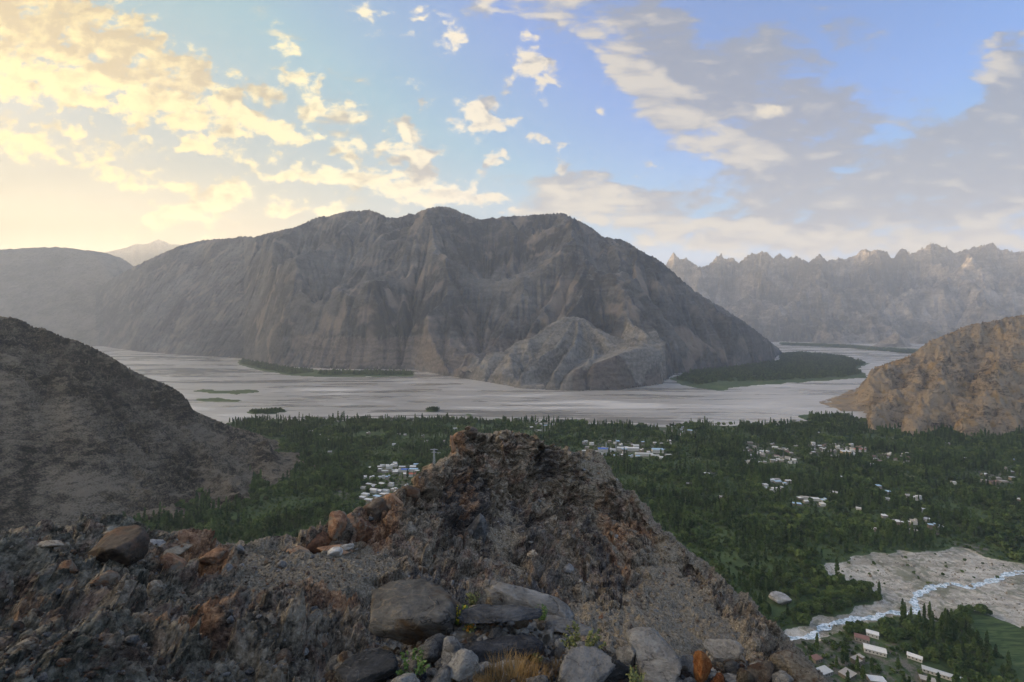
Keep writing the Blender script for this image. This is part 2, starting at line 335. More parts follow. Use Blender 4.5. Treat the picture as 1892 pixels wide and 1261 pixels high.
# ---------------------------------------------------------------- mountains (eroded height fields, metres)
def ledges(H, X, Y, step, amp, wob, seed):
    q = (H + wob * fbm(X / (wob * 5), Y / (wob * 5), 4, seed)) / step; f_ = q - np.floor(q)
    return H + (H > step * .3) * amp * (sstep(.0, .45, f_) - f_)
def terrain(name, x0, x1, y0, y1, dx, ridges, warp, nz, er, floor=None, post=None, sil=None, mat=None, refine=True, silw=5, talus=0.95, zmin=-3, tex=1.0, masks=None, crisp=0.0, er2=None):
    xs = np.arange(x0, x1 + .1, dx); ys = np.arange(y0, y1 + .1, dx)
    X, Y = np.meshgrid(xs, ys)
    wx = X + warp[0] * fbm(X / warp[1], Y / warp[1], 4, 11); wy = Y + warp[0] * fbm(X / warp[1] + 9, Y / warp[1], 4, 12)
    H = seg_ridges(wx, wy, ridges)
    if floor is not None: H = floor(X, Y, H)
    amp = np.clip(H / 250, 0.05, 1)
    H = H + amp * (nz[0] * (ridged(X / nz[1], Y / nz[1], 5, 5) - 0.9) + nz[0] * .3 * fbm(X / (nz[1] * .2), Y / (nz[1] * .2), 4, 6))
    fixed = H < 0
    H, A = erode(H, dx, er[0], er[1], talus=talus, fixed=fixed)
    if refine:
        H = up2(H); dx2 = dx / 2
        xs = np.linspace(xs[0], xs[-1], H.shape[1]); ys = np.linspace(ys[0], ys[-1], H.shape[0]); X, Y = np.meshgrid(xs, ys)
        H = H + np.clip(H / 100, 0, 1) * tex * (dx * .8 * ridged(X / (dx * 6), Y / (dx * 6), 5, 8, .6) + dx * .35 * fbm(X / (dx * 2.2), Y / (dx * 2.2), 3, 9))
        H, A = erode(H, dx2, er[2], er[1] * 1.5, talus=talus * 1.25, fixed=H < 0)
    if post is not None:
        H = post(X, Y, H)
        if er2: H, A = erode(H, X[0, 1] - X[0, 0], er2[0], er2[1], talus=3.0, fixed=H < 2)
    if sil is not None:
        sil = np.array(sil, float)
        px = CX + F * X / Y
        step = dx / (2 if refine else 1)
        nb = 700; lo = sil[0, 0]; hi = sil[-1, 0]; c = np.linspace(lo, hi, nb); ks = (c - CX) / F
        yy = np.arange(ys[0], ys[-1], step * .7)
        fx = (ks[:, None] * yy[None] - xs[0]) / step; fy = (yy[None] - ys[0]).repeat(nb, 0) / step
        inside = (fx >= 0) & (fx <= H.shape[1] - 1)
        for rep in range(4):
            Z = np.where(inside, bil(H, fx, fy), -999); e = (Z - HC) / yy[None]
            j = np.argmax(e, 1); zb = Z[np.arange(nb), j]; yb = yy[j]
            tgt = HC + (HY - np.interp(c, sil[:, 0], sil[:, 1])) / F * yb
            r = np.where(zb > 15, np.clip(tgt / np.maximum(zb, 15), .25, 3.0), np.nan)
            good = np.isfinite(r); r = np.interp(c, c[good], r[good])
            wide = rep < 2
            k = max(1, int((silw * 7 if wide else silw) / (hi - lo) * nb)); ker = np.hanning(2 * k + 3)[1:-1]; ker /= ker.sum()
            r = np.convolve(np.pad(r, k, mode='edge'), ker, 'valid')
            rr = np.interp(px, c, r); wgt = 1.0 if wide else sstep(.45, 1.0, H / np.maximum(np.interp(px, c, zb), 20))
            H = np.where(H > 0, H * (1 + (rr - 1) * wgt), H)
    if crisp:
        zt = np.interp(CX + F * X / Y, c, zb) if sil is not None else H.max()
        H = H + (H > 20) * sstep(.35, 1, H / np.maximum(zt, 20)) * crisp * (ridged(X / (crisp * 3.2), Y / (crisp * 3.2), 4, 333) - .95)
    keep = H > zmin
    V = np.stack([X, Y, H], -1).reshape(-1, 3)
    Fq = grid_faces(*H.shape, keep=keep); V, Fq, used = compact(V, Fq)
    me = mesh_np(name, V, Fq)
    attr(me, 'flow', np.log10(A.ravel()[used] + 1))
    if masks:
        for k_, a_ in masks(X, Y, H).items(): attr(me, k_, np.asarray(a_, float).ravel()[used])
    o = link(name, me, mat); return o, (X, Y, H)

def rock_mat(name, cols, scree, scale=1.0, strata=0.35, warm=None, scr=(.74, .95), masks=(), bumpk=1.0, finek=.8, chn=(3.6, 5.2), chk=.45):
    """barren slopes: layered rock where steep, pale scree where gentle, tints in large patches"""
    m, nt, b = material(name)
    geo = nt.new('ShaderNodeNewGeometry'); pos = geo.outputs['Position']; nrm = geo.outputs['Normal']
    big = nt.noise(pos, 0.0011 * scale, 5, .6, .6)
    med = nt.noise(pos, 0.008 * scale, 7, .62, .4)
    # thin beds, warped
    wv = nt.vmath('ADD', pos, nt.vmath('SCALE', nt.noise(pos, 0.0025 * scale, 4, .5, out=1), 260.0 / scale))
    st = nt.noise(nt.mapping(wv, (0.002 * scale, 0.002 * scale, 0.03 * scale), (0.12, 0.05, 0)), 1.0, 6, .65)
    fine = nt.noise(pos, 0.05 * scale, 6, .65)
    f = nt.math('ADD', nt.math('MULTIPLY', med, .5), nt.math('MULTIPLY', st, strata)); f = nt.math('ADD', f, nt.math('MULTIPLY', nt.math('SUBTRACT', fine, .5), finek))
    f = nt.math('ADD', f, nt.math('MULTIPLY', nt.math('SUBTRACT', big, .5), .9))
    col = nt.ramp(f, [(0.30 + strata * .08, cols[0]), (0.40 + strata * .08, cols[1]), (0.50 + strata * .08, cols[2]), (0.63 + strata * .08, cols[3])])
    # scree: follows gentle slope and channels
    sep = nt.new('ShaderNodeSeparateXYZ'); nt.put(sep.inputs[0], nrm)
    fl = nt.new('ShaderNodeAttribute', attribute_name='flow').outputs['Fac']
    sc_ = nt.math('ADD', sep.outputs[2], nt.math('MULTIPLY', nt.math('SUBTRACT', med, .5), .55))
    sc_ = nt.math('ADD', sc_, nt.math('MULTIPLY', nt.math('SUBTRACT', fine, .5), .3))
    sc_ = nt.mr(sc_, *scr)
    col = nt.mix(nt.math('MULTIPLY', sc_, .75), col, scree)
    chan = nt.mr(fl, *chn)
    col = nt.mix(nt.math('MULTIPLY', chan, chk), col, scree)
    if warm is not None:
        wn = nt.mr(nt.noise(pos, 0.004 * scale, 3, .5, .5), .55, .66); col = nt.mix(nt.math('MULTIPLY', wn, .7), col, warm)
    for nm_, c_, k_ in masks:
        mk = nt.mr(nt.math('ADD', nt.new('ShaderNodeAttribute', attribute_name=nm_).outputs['Fac'], nt.math('MULTIPLY', nt.math('SUBTRACT', med, .5), .8)), .35, .65)
        col = nt.mix(nt.math('MULTIPLY', mk, k_), col, nt.mix(nt.mr(nt.math('ADD', fine, nt.math('SUBTRACT', st, .5)), .36, .64), tuple(x * .5 for x in c_), c_))
    nt.put(b.inputs['Base Color'], col); b.inputs['Roughness'].default_value = .95; b.inputs['Specular IOR Level'].default_value = .1
    h = nt.math('ADD', nt.math('MULTIPLY', nt.noise(pos, 0.02 * scale, 8, .7, .3), 1.0), nt.math('MULTIPLY', st, .35))
    nt.put(b.inputs['Normal'], nt.bump(h, 1.0, 55.0 * bumpk / scale))
    return m

# --- main massif
SIL_MAIN = [(40,640),(60,622),(100,583),(130,562),(165,540),(200,520),(235,499),(260,487),(300,468),(330,455),(352,449),(375,444),(400,442),(430,440),(445,437),(470,438),(500,430),(525,424),(545,420),(563,412),(585,402),(595,399),(605,401),(620,395),(640,391),(655,389),(665,390),(680,387),(700,394),(716,401),(735,402),(750,398),(758,394),(764,397),(775,391),(795,383),(815,381),(832,383),(850,391),(868,399),(887,406),(900,404),(925,401),(950,399),(975,398),(1000,396),(1020,395),(1038,393),(1052,399),(1065,406),(1085,416),(1100,426),(1112,436),(1130,440),(1152,444),(1170,454),(1185,464),(1210,476),(1228,489),(1245,503),(1262,519),(1280,535),(1300,548),(1325,563),(1345,574),(1365,588),(1385,601),(1405,617),(1425,632),(1440,645),(1450,654)]
def PP(l): return [P(*q) for q in l]
crest = PP([(60,622,9800),(130,562,9300),(200,520,8700),(260,487,8200),(330,455,7700),(400,442,7300),(470,438,7000),(560,415,6500),(600,401,6300),(680,387,6000),(735,402,5800),(760,396,5750),(820,381,5650),(887,406,5500),(950,399,5500),(1000,396,5450),(1038,393,5350),(1065,406,5250),(1110,435,5200),(1152,444,5200),(1190,467,5250),(1230,490,5350),(1262,519,5450),(1300,548,5500),(1340,572,5550),(1385,601,5600),(1425,632,5700),(1450,654,5800)])
spurs = [
 (PP([(680,387,6000),(610,450,5300),(560,510,4700),(500,590,4000),(470,640,3700)]), .62, 40),
 (PP([(560,415,6500),(460,480,6200),(380,560,5600),(300,620,5400)]), .62, 40),
 (PP([(400,442,7300),(300,520,7000),(210,590,7000)]), .6, 40),
 (PP([(760,396,5750),(700,470,5000),(640,540,4400),(600,610,3800),(590,630,3450)]), .66, 30),
 (PP([(820,381,5650),(800,450,5100),(760,540,4400),(740,600,3900),(720,628,3500)]), .66, 30),
 (PP([(887,406,5500),(880,470,4900),(860,550,4300),(850,610,3800)]), .7, 30),
 (PP([(1038,393,5350),(1010,460,4900),(960,540,4400),(930,600,3900),(900,628,3450)]), .7, 30),
 (PP([(1050,398,5300),(1090,470,4700),(1110,540,4300),(1060,590,3700),(1045,598,3350)]), .62, 60),
 (PP([(1110,435,5200),(1150,500,4700),(1200,560,4200),(1225,610,3800),(1235,650,3250)]), .72, 25),
 (PP([(1190,467,5250),(1260,560,4700),(1300,620,4300),(1330,655,4100)]), .75, 25),
 (PP([(1262,519,5450),(1330,600,5000),(1380,640,4800)]), .75, 25),
]
def main_floor(X, Y, H):
    px = CX + F * X / Y
    w = 120 * fbm(X / 700, Y / 700, 4, 44) + 35 * fbm(X / 130, Y / 130, 3, 45)
    # old river terrace with a cliffed edge
    edge = np.interp(px, [380, 450, 520, 560, 620, 700, 800, 900, 960, 1000], [4600, 4150, 3750, 3650, 3520, 3420, 3330, 3180, 3080, 3000])
    top = np.interp(px, [380, 500, 600, 960], [110, 170, 225, 240])
    t = (Y + w - edge) / 130.0
    bench = top * sstep(-1.0, .6, t) + 60 * sstep(-3.6, -.8, t) + np.clip(t, 0, 9) * 9
    bench = np.where((px > 380) & (px < 1120), bench, -50)
    H = np.maximum(H, bench - 200 * sstep(1000, 1120, px))
    return H
def main_post(X, Y, H):
    px = CX + F * X / Y
    w = 22 * fbm(X / 160, Y / 160, 4, 54) + 9 * ridged(X / 60, Y / 60, 3, 55)
    # pale gullied fan hanging over the river
    H = ledges(H, X, Y, 95, 34, 120, 63)
    c = P(1065, 604, 3300); d = np.hypot((X - c[0]) * 1.0, (Y - c[1]))
    an = np.arctan2(X - c[0], -(Y - c[1]))
    gl = ridged(an * 2.6 + .0012 * d + 5, d / 1400 + an * 0, 4, 61)
    fan = c[2] - .50 * np.clip(d - 90, 0, 2000) + (gl - .95) * np.clip(d * .30, 0, 115) + 10 * fbm(X / 90, Y / 90, 4, 62)
    fan = np.where(Y < c[1] + 150, fan, -50)
    H = np.maximum(H, fan)
    # dark cliff block at its foot
    a = P(1050, 690, 2650); q = np.clip((px - 1040) / 200, 0, 1)
    front = np.interp(px, [1030, 1060, 1120, 1180, 1235, 1260], [2590, 2570, 2600, 2650, 2900, 3300])
    tp = np.interp(px, [1030, 1050, 1100, 1150, 1200, 1245, 1262], [20, 70, 130, 165, 170, 130, 0])
    t = (Y + w - front) / 60.0
    blk = tp * sstep(-.2, 1.2, t) * sstep(0, .25, np.clip((Y - front) / 100, 0, 1)) + np.clip(t, 0, 6) * 3
    blk = np.where((px > 1035) & (px < 1262) & (Y < front + 500), blk, -50)
    H = np.maximum(H, blk)
    # shoreline: nothing in front of the traced water edge
    sx = [40,190,260,370,450,520,640,760,830,900,960,1060,1150,1240,1262,1330,1400,1440,1452]
    sy = [636,640,650,658,662,677,682,683,695,706,717,722,719,708,690,683,674,668,655]
    Ds = F * HC / (np.interp(px, sx, sy) - HY)
    Hc = (Y - Ds + 10) * np.interp(px, [200, 450, 620, 700], [.42, .6, 1.6, 3.2]) + 8 * fbm(X / 60, Y / 60, 3, 70)
    Hs = -30 * np.log(np.exp(-np.clip(H, -60, 1500) / 30) + np.exp(-np.clip(Hc, -60, 1500) / 30)) + 12 * sstep(20, 200, H)
    Hs = np.where((Hc > 500) | (px > 700), np.minimum(H, Hc), Hs)
    return np.where(px < 1452, Hs, np.minimum(Hs, 60 - (px - 1452) * 9))
m_main = rock_mat('massif_rock', [(.042,.043,.046),(.086,.085,.086),(.130,.127,.124),(.205,.198,.19)], (.205,.20,.192), warm=(.25,.205,.17), scr=(.80, .99), masks=(('palefan', (.31,.29,.26), .75), ('darkcliff', (.17,.145,.13), .7), ('redcliff', (.24,.20,.175), .6)), bumpk=.7, finek=.35, chn=(2.7, 4.3), chk=.3)
def main_masks(X, Y, H):
    px = CX + F * X / Y; gy, gx = np.gradient(H, Y[1, 0] - Y[0, 0]); sl_ = np.hypot(gx, gy)
    c = P(1065, 604, 3300); d = np.hypot(X - c[0], Y - c[1])
    front = np.interp(px, [1030, 1060, 1120, 1180, 1235, 1260], [2590, 2570, 2600, 2650, 2900, 3300])
    blk = ((px > 1060) & (px < 1262) & (Y < front + 90) & (H < 185)).astype(float)
    fan = (1 - sstep(500, 900, d)) * (Y < c[1] + 120) * (px > 840) * (px < 1230) * (1 - blk)
    red = ((px > 560) & (px < 980) & (H > 15) & (H < 245)) * sstep(.5, 1.0, sl_) * (fan < .3)
    return {'palefan': smooth(fan, 2), 'darkcliff': smooth(blk, 1), 'redcliff': red}
if 'main' in PARTS:
    terrain('mountain', -9800, 3900, 2450, 10500, 22, [(crest, .62, 30)] + spurs, (190, 1300), (240, 1000), (100, .011, 30), main_floor, main_post, SIL_MAIN, m_main, silw=5, masks=main_masks, crisp=13, tex=.8, er2=(16, .03))[0]['kind'] = 'structure'

# --- far alpine range on the right, and an unseen range added behind the massif for shade
SIL_FAR = [(1180,500),(1210,500),(1229,490),(1240,473),(1246,467),(1251,474),(1255,478),(1262,480),(1269,476),(1273,482),(1279,486),(1290,492),(1300,493),(1310,490),(1321,478),(1328,473),(1332,469),(1336,475),(1343,479),(1350,475),(1358,480),(1365,486),(1372,480),(1380,473),(1390,467),(1400,468),(1408,464),(1416,466),(1424,473),(1429,477),(1435,472),(1440,468),(1446,472),(1452,478),(1462,475),(1471,474),(1482,480),(1493,484),(1505,477),(1515,470),(1521,476),(1529,482),(1540,480),(1551,477),(1560,479),(1569,476),(1583,470),(1590,463),(1597,459),(1610,463),(1626,461),(1635,464),(1644,472),(1650,478),(1657,467),(1666,460),(1675,464),(1683,468),(1690,468),(1700,462),(1708,457),(1719,450),(1735,454),(1750,457),(1757,463),(1762,469),(1770,467),(1785,461),(1800,456),(1820,453),(1836,450),(1841,455),(1848,463),(1860,461),(1875,467),(1892,466),(1950,462),(2000,470),(2060,478)]
fc = PP([(1150,520,14500),(1246,470,14000),(1310,490,13600),(1332,470,13500),(1400,466,13000),(1470,474,12900),(1529,480,12900),(1600,460,12600),(1666,460,12600),(1719,450,12500),(1800,456,12200),(1836,450,12000),(1892,466,11800),(2060,470,11400)])
fs = [(PP([(1246,468,14000),(1270,540,12500),(1300,600,11000)]), .8, 20),
      (PP([(1400,466,13000),(1385,520,11500),(1370,580,10200),(1360,620,9500)]), .62, 40),
      (PP([(1440,468,12900),(1470,530,11300),(1480,590,10000)]), .62, 40),
      (PP([(1600,460,12600),(1570,520,11300),(1540,580,10000),(1500,618,9000)]), .62, 40),
      (PP([(1719,450,12500),(1680,520,11000),(1620,590,9700)]), .62, 40),
      (PP([(1836,450,12000),(1800,510,10800),(1770,560,9700)]), .62, 40),
      (PP([(1892,500,10500),(1775,577,8800),(1700,612,8000),(1600,636,7300),(1520,641,7700)]), .5, 40)]
def far_post(X, Y, H):
    px = CX + F * X / Y
    H = H + np.clip((H - 1200) / 900, 0, 1) * (210 * (ridged(X / 420, Y / 420, 4, 91) - .9))
    Ds = F * HC / (np.interp(px, [1100, 1450, 1680, 1800], [636, 638.5, 655, 660]) - HY)
    return np.minimum(H, (Y - Ds) * .5)
m_far = rock_mat('alpine_rock', [(.06,.054,.052),(.15,.133,.122),(.29,.255,.228),(.50,.44,.39)], (.30,.268,.24), scale=.5, scr=(.82, 1.0), bumpk=1.2, finek=.4, chn=(3.2, 4.8), chk=.7)
if 'far' in PARTS:
    terrain('alpine_range', 2800, 15000, 6200, 15500, 44, [(fc, .8, 10)] + fs, (300, 1800), (420, 1500), (140, .024, 40), None, far_post, SIL_FAR, m_far, silw=2.2, talus=2.2, tex=1.2, crisp=36)[0]['kind'] = 'structure'
    # unseen range added behind the massif to shade all but the alpine summits
    rg = [([(-16000, 17500, 2500), (-12000, 17000, 2400), (-8000, 16500, 2550), (-4500, 15500, 2350), (-2000, 15200, 2550), (1500, 16500, 2350), (3500, 17500, 2450)], .6, 80)]
    terrain('unseen_shade_range', -16500, 5000, 13000, 20500, 90, rg, (300, 2500), (260, 1800), (40, .012, 8), None, None, None, m_far, talus=1.2)[0]['kind'] = 'structure'
    # unseen mountains added outside the frame to block the low sun
    rg = [([(-15000, -4500, 1700), (-13500, -1500, 2000), (-14000, 1500, 1850), (-13500, 4500, 2150), (-14500, 7000, 2000), (-15500, 9500, 2200)], .45, 80), ([(-17000, 3000, 2600), (-18000, 6000, 3400), (-18500, 9000, 3300), (-20500, 12000, 3500), (-21500, 14500, 3400)], .9, 80)]
    terrain('offframe_sun_blocker', -21900, -9200, -6000, 15500, 100, rg, (300, 2500), (260, 1800), (30, .012, 6), None, lambda X, Y, H: np.where(X > -1.12 * np.maximum(Y, 1), -50, H) if True else H, None, m_far, talus=1.0)[0]['kind'] = 'structure'

# --- far hills on the left
SIL_LEFT = [(-500,455),(-200,466),(0,462),(30,460),(60,458),(110,457),(130,459),(160,463),(180,465),(200,469),(225,478),(245,490),(262,505),(290,530),(340,570),(400,600)]
lc = PP([(-900,440,9500),(-500,455,9800),(-200,466,10000),(0,462,10300),(110,458,10500),(180,465,10600),(225,478,10700),(262,505,10700),(340,570,10600),(400,610,10400)])
SIL_L2 = [(150,500),(190,468),(215,462),(232,458),(252,451),(262,452),(275,450),(283,446),(292,443),(303,446),(315,452),(330,452),(345,456),(380,470),(440,500)]
l2 = PP([(150,500,17000),(215,462,17000),(255,451,17000),(292,443,17000),(345,456,17000),(440,500,17000)])
m_left = rock_mat('far_hill_rock', [(.06,.055,.05),(.11,.10,.085),(.16,.14,.12),(.21,.19,.165)], (.2,.18,.155), scale=.5)
if 'left' in PARTS:
    terrain('far_hills', -20500, -5200, 6000, 12500, 50, [(lc, .42, 200), (PP([(0,462,10300),(-60,540,9200),(-120,600,8300)]), .4, 100), (PP([(180,465,10600),(150,540,9700),(120,600,8900)]), .4, 100)], (200, 2200), (90, 1400), (45, .010, 8), None, lambda X, Y, H: np.minimum(H, (Y - 7900) * .75), SIL_LEFT, m_left, silw=20, talus=.7, tex=.3)[0]['kind'] = 'structure'
    terrain('distant_peaks', -17500, -8000, 14500, 19500, 60, [(l2, .7, 20)], (200, 1500), (200, 1100), (40, .012, 8), None, None, SIL_L2, m_left, silw=6, talus=1.2)[0]['kind'] = 'structure'

# --- near hill on the left
SIL_NL = [(-300,560),(-100,575),(0,586),(22,587),(40,592),(62,605),(80,607),(100,616),(118,624),(140,629),(170,642),(200,657),(215,666),(240,682),(262,694),(300,708),(318,716),(335,727),(348,742),(356,757),(368,764),(400,777),(430,789),(460,797),(485,805),(510,822),(530,836),(548,845),(565,852),(585,868),(594,880)]
nl = PP([(-300,560,1150),(0,586,1180),(62,605,1200),(118,624,1220),(215,666,1260),(318,716,1300),(356,757,1290),(430,789,1270),(485,805,1250),(530,836,1230),(565,852,1200),(585,868,1175)])
nls = [(PP([(0,586,1180),(-30,760,850),(-60,900,640),(-100,1100,480)]), .66, 8),
       (PP([(118,624,1220),(120,740,1000),(130,860,830),(120,960,700)]), .68, 8),
       (PP([(215,666,1260),(240,780,1080),(270,880,950),(260,930,900)]), .68, 8),
       (PP([(356,757,1290),(400,850,1080),(420,910,960)]), .7, 8), (PP([(485,805,1250),(500,860,1120),(510,905,1040)]), .7, 8)]
def nl_post(X, Y, H):
    px = CX + F * X / Y
    f1 = facets3(X / 34, Y / 34, H / 16, 71)[0]; f2 = facets3(X / 12, Y / 12, H / 6, 72)[0]
    H = H + np.clip(H / 15, 0, 1) * (11.0 * f1 + 8.0 * f2 + 2.2 * fbm(X / 6, Y / 6, 4, 73) + 3.5 * (ridged(X / 30, Y / 30, 4, 74) - .9))
    H = H + np.clip(H / 20, 0, 1) * 9 * (ridged(X / 70, Y / 70, 4, 76) - .9); H = ledges(H, X, Y, 17, 11, 16, 77); H = ledges(H, X, Y, 6.5, 3.8, 7, 78)
    Ds = F * HC / (np.interp(px, [-200, 60, 240, 300, 340, 400, 450, 500, 540, 570, 590, 600], [1150, 1020, 962, 958, 966, 966, 955, 938, 915, 900, 884, 872]) - HY)
    return np.minimum(H, (Y - Ds + 4) * .8 + 2 * fbm(X / 20, Y / 20, 3, 75))
m_nl = rock_mat('near_hill_rock', [(.014,.012,.009),(.050,.041,.030),(.110,.090,.066),(.22,.185,.14)], (.22,.188,.14), scale=7, strata=.5, scr=(.80, 1.02), bumpk=1.6)
if 'nl' in PARTS:
    nlo, NLG = terrain('near_hillside', -1900, -380, 420, 1500, 7, [(nl, .7, 6)] + nls, (18, 160), (14, 150), (45, .012, 10), None, nl_post, SIL_NL, m_nl, silw=4, talus=.85); nlo['kind'] = 'structure'

# --- near hill on the right
SIL_NR = [(1548,752),(1556,743),(1570,736),(1580,726),(1592,708),(1603,697),(1606,687),(1616,680),(1635,673),(1655,667),(1672,662),(1684,656),(1692,650),(1700,645),(1708,637),(1720,630),(1746,620),(1765,612),(1784,603),(1810,598),(1840,593),(1870,586),(1892,582),(1960,560),(2100,520),(2300,480)]
nr = PP([(1552,750,2000),(1580,724,2060),(1605,690,2120),(1640,671,2180),(1684,656,2240),(1708,637,2280),(1746,620,2330),(1784,603,2380),(1892,582,2480),(2100,520,2600),(2300,480,2700)])
nrs = [(PP([(1684,656,2240),(1680,700,1950),(1640,750,1750),(1612,770,1640)]), .9, 10), (PP([(1746,620,2330),(1740,690,1950),(1720,750,1680),(1690,790,1540)]), .85, 10),
       (PP([(1892,582,2480),(1860,660,2050),(1820,740,1700),(1790,790,1530)]), .8, 15), (PP([(2000,550,2500),(1960,680,1950),(1900,780,1600)]), .8, 15)]
def nr_post(X, Y, H):
    px = CX + F * X / Y
    H = H + np.clip(H / 15, 0, 1) * (40 * facets3(X / 80, Y / 80, H / 40, 81)[0] + 20 * facets3(X / 28, Y / 28, H / 11, 82)[0] + 6 * fbm(X / 14, Y / 14, 4, 83) + 9 * (ridged(X / 60, Y / 60, 4, 84) - .9))
    H = ledges(H, X, Y, 44, 30, 34, 87); H = ledges(H, X, Y, 17, 11, 16, 88)
    Ds = F * HC / (np.interp(px, [1545, 1560, 1600, 1604, 1598, 1625, 1670, 1720, 1780, 1892, 2000, 2300], [753, 763, 775, 790, 798, 806, 811, 815, 817, 822, 828, 850]) - HY)
    return np.minimum(H, (Y - Ds + 5) * np.interp(px, [1560, 1600, 1700, 1800], [1.2, 3.5, 3.0, 1.0]) + 5 * fbm(X / 40, Y / 40, 3, 85))
m_nr = rock_mat('right_hill_rock', [(.035,.027,.020),(.11,.084,.060),(.21,.163,.115),(.34,.27,.195)], (.29,.235,.175), scale=4, strata=.9, warm=(.36,.24,.11), scr=(.84, 1.04), bumpk=1.4)
if 'nr' in PARTS:
    nro, NRG = terrain('canyon_hill', 1150, 4200, 1300, 3000, 14, [(nr, .8, 10)] + nrs, (30, 300), (30, 260), (40, .012, 10), None, nr_post, SIL_NR, m_nr, silw=4, talus=1.3); nro['kind'] = 'structure'
# ---------------------------------------------------------------- valley floor, river
def Gp(l): return [tuple(G(*q)) for q in l]
VILLAGE = Gp([(-2500,1800),(-2500,960),(60,900),(300,830),(430,779),(520,775),(640,777),(760,776),(900,778),(1040,781),(1100,783),(1160,786),(1230,790),(1270,786),(1330,786),(1400,785),(1480,783),(1500,777),(1478,770),(1500,765),(1540,764),(1600,776),(1650,790),(3000,760),(4200,1800)])
SPIT = Gp([(1235,700),(1262,690),(1300,684),(1440,668),(1440,652),(1470,651),(1520,654),(1560,659),(1590,666),(1605,672),(1580,682),(1600,690),(1600,698),(1520,703),(1440,709),(1380,713),(1330,722),(1300,718),(1260,710)])
STRIP = Gp([(440,664),(480,668),(530,678),(600,684),(700,684),(764,688),(764,695),(700,696),(600,696),(540,694),(480,684),(440,674)])
FARBANK = Gp([(1440,636.5),(1560,642),(1700,654),(1800,660),(1800,652),(1700,645),(1560,636),(1440,632)])
ISLES = [Gp([(460,760),(475,757),(500,757),(520,755),(526,760),(500,764),(470,765)]), Gp([(788,757),(800,754),(812,757),(805,760),(792,760)]), Gp([(856,766),(866,765),(874,767),(866,769)]),
         Gp([(358,722),(375,719),(400,721),(460,720),(478,724),(440,728),(400,727)]), Gp([(360,737),(400,735),(450,739),(440,742),(380,741)])]
def bed_mask(X, Y):
    a = X + 7 * fbm(X / 30, Y / 30, 4, 131); b = Y + 7 * fbm(X / 30 + 5, Y / 30, 4, 132); return inpoly(a, b, STREAM_BED) | inpoly(a, b, BED2)
def land_mask(X, Y):
    s = Y / 60.0
    X2 = X + 18 * fbm(X / 120, Y / 120, 4, 101); Y2 = Y + 25 * fbm(X / 120 + 7, Y / 120, 4, 102)
    L = inpoly(X2, Y2, VILLAGE) | inpoly(X2, Y2, SPIT) | inpoly(X2, Y2, STRIP) | inpoly(X2, Y2, FARBANK)
    for p in ISLES: L |= inpoly(X2, Y2, p)
    return L
STREAM_BED = Gp([(1425,1172),(1470,1158),(1503,1146),(1560,1132),(1599,1116),(1633,1100),(1576,1078),(1540,1062),(1503,1047),(1550,1040),(1583,1024),(1620,1022),(1660,1017),(1700,1020),(1747,1017),(1780,1012),(1812,1024),(1850,1034),(1892,1043),(2200,1020),(2300,1140),(1892,1161),(1835,1139),(1800,1125),(1774,1123),(1751,1146),(1720,1150),(1690,1139),(1621,1146),(1570,1160),(1507,1181),(1438,1186),(1400,1190)])
BED2 = Gp([(1892,1161),(1835,1139),(1790,1100),(1800,1085),(1892,1060),(2100,1060),(2200,1200)])
STREAM = [(1395,1187),(1431,1180),(1455,1176),(1476,1177),(1500,1175),(1507,1167),(1515,1160),(1530,1153),(1545,1148),(1562,1146),(1583,1140),(1600,1141),(1621,1138),(1632,1132),(1645,1129),(1668,1131),(1688,1130),(1694,1122),(1688,1112),(1690,1103),(1698,1093),(1712,1089),(1721,1081),(1738,1081),(1755,1075),(1772,1079),(1786,1085),(1798,1080),(1812,1077),(1826,1073),(1843,1068),(1855,1061),(1866,1058),(1892,1055),(1950,1048),(2100,1030),(2300,1020)]
FIELD = Gp([(1793,1131),(1830,1140),(1892,1164),(2000,1185),(2000,1260),(1892,1239),(1850,1215),(1800,1170)])
CLEAR = [Gp(c) for c in [
 [(690,865),(770,858),(775,888),(720,892)], [(668,898),(720,888),(775,893),(770,935),(690,950),(670,930)], [(620,905),(645,905),(640,930),(615,925)],
 [(1075,818),(1110,812),(1200,818),(1240,832),(1235,848),(1140,845),(1080,832)], [(1370,820),(1420,818),(1480,838),(1475,858),(1440,855),(1380,838)],
 [(1490,820),(1570,818),(1600,832),(1590,846),(1500,848)], [(1610,836),(1675,842),(1675,855),(1620,848)], [(1410,888),(1455,892),(1465,910),(1440,912)],
 [(1475,918),(1525,922),(1520,938),(1480,935)], [(1800,868),(1880,880),(1885,898),(1820,890)], [(1855,920),(1900,918),(1900,935),(1860,932)],
 [(1610,962),(1740,980),(1735,992),(1620,972)], [(1470,1170),(1560,1175),(1660,1190),(1760,1290),(1480,1290),(1440,1200)], [(1300,868),(1330,872),(1325,885),(1300,880)],
 [(985,785),(1020,785),(1015,800),(985,800)], [(1215,792),(1290,795),(1285,806),(1220,802)], [(1760,1000),(1830,1010),(1820,1025),(1770,1020)]]]
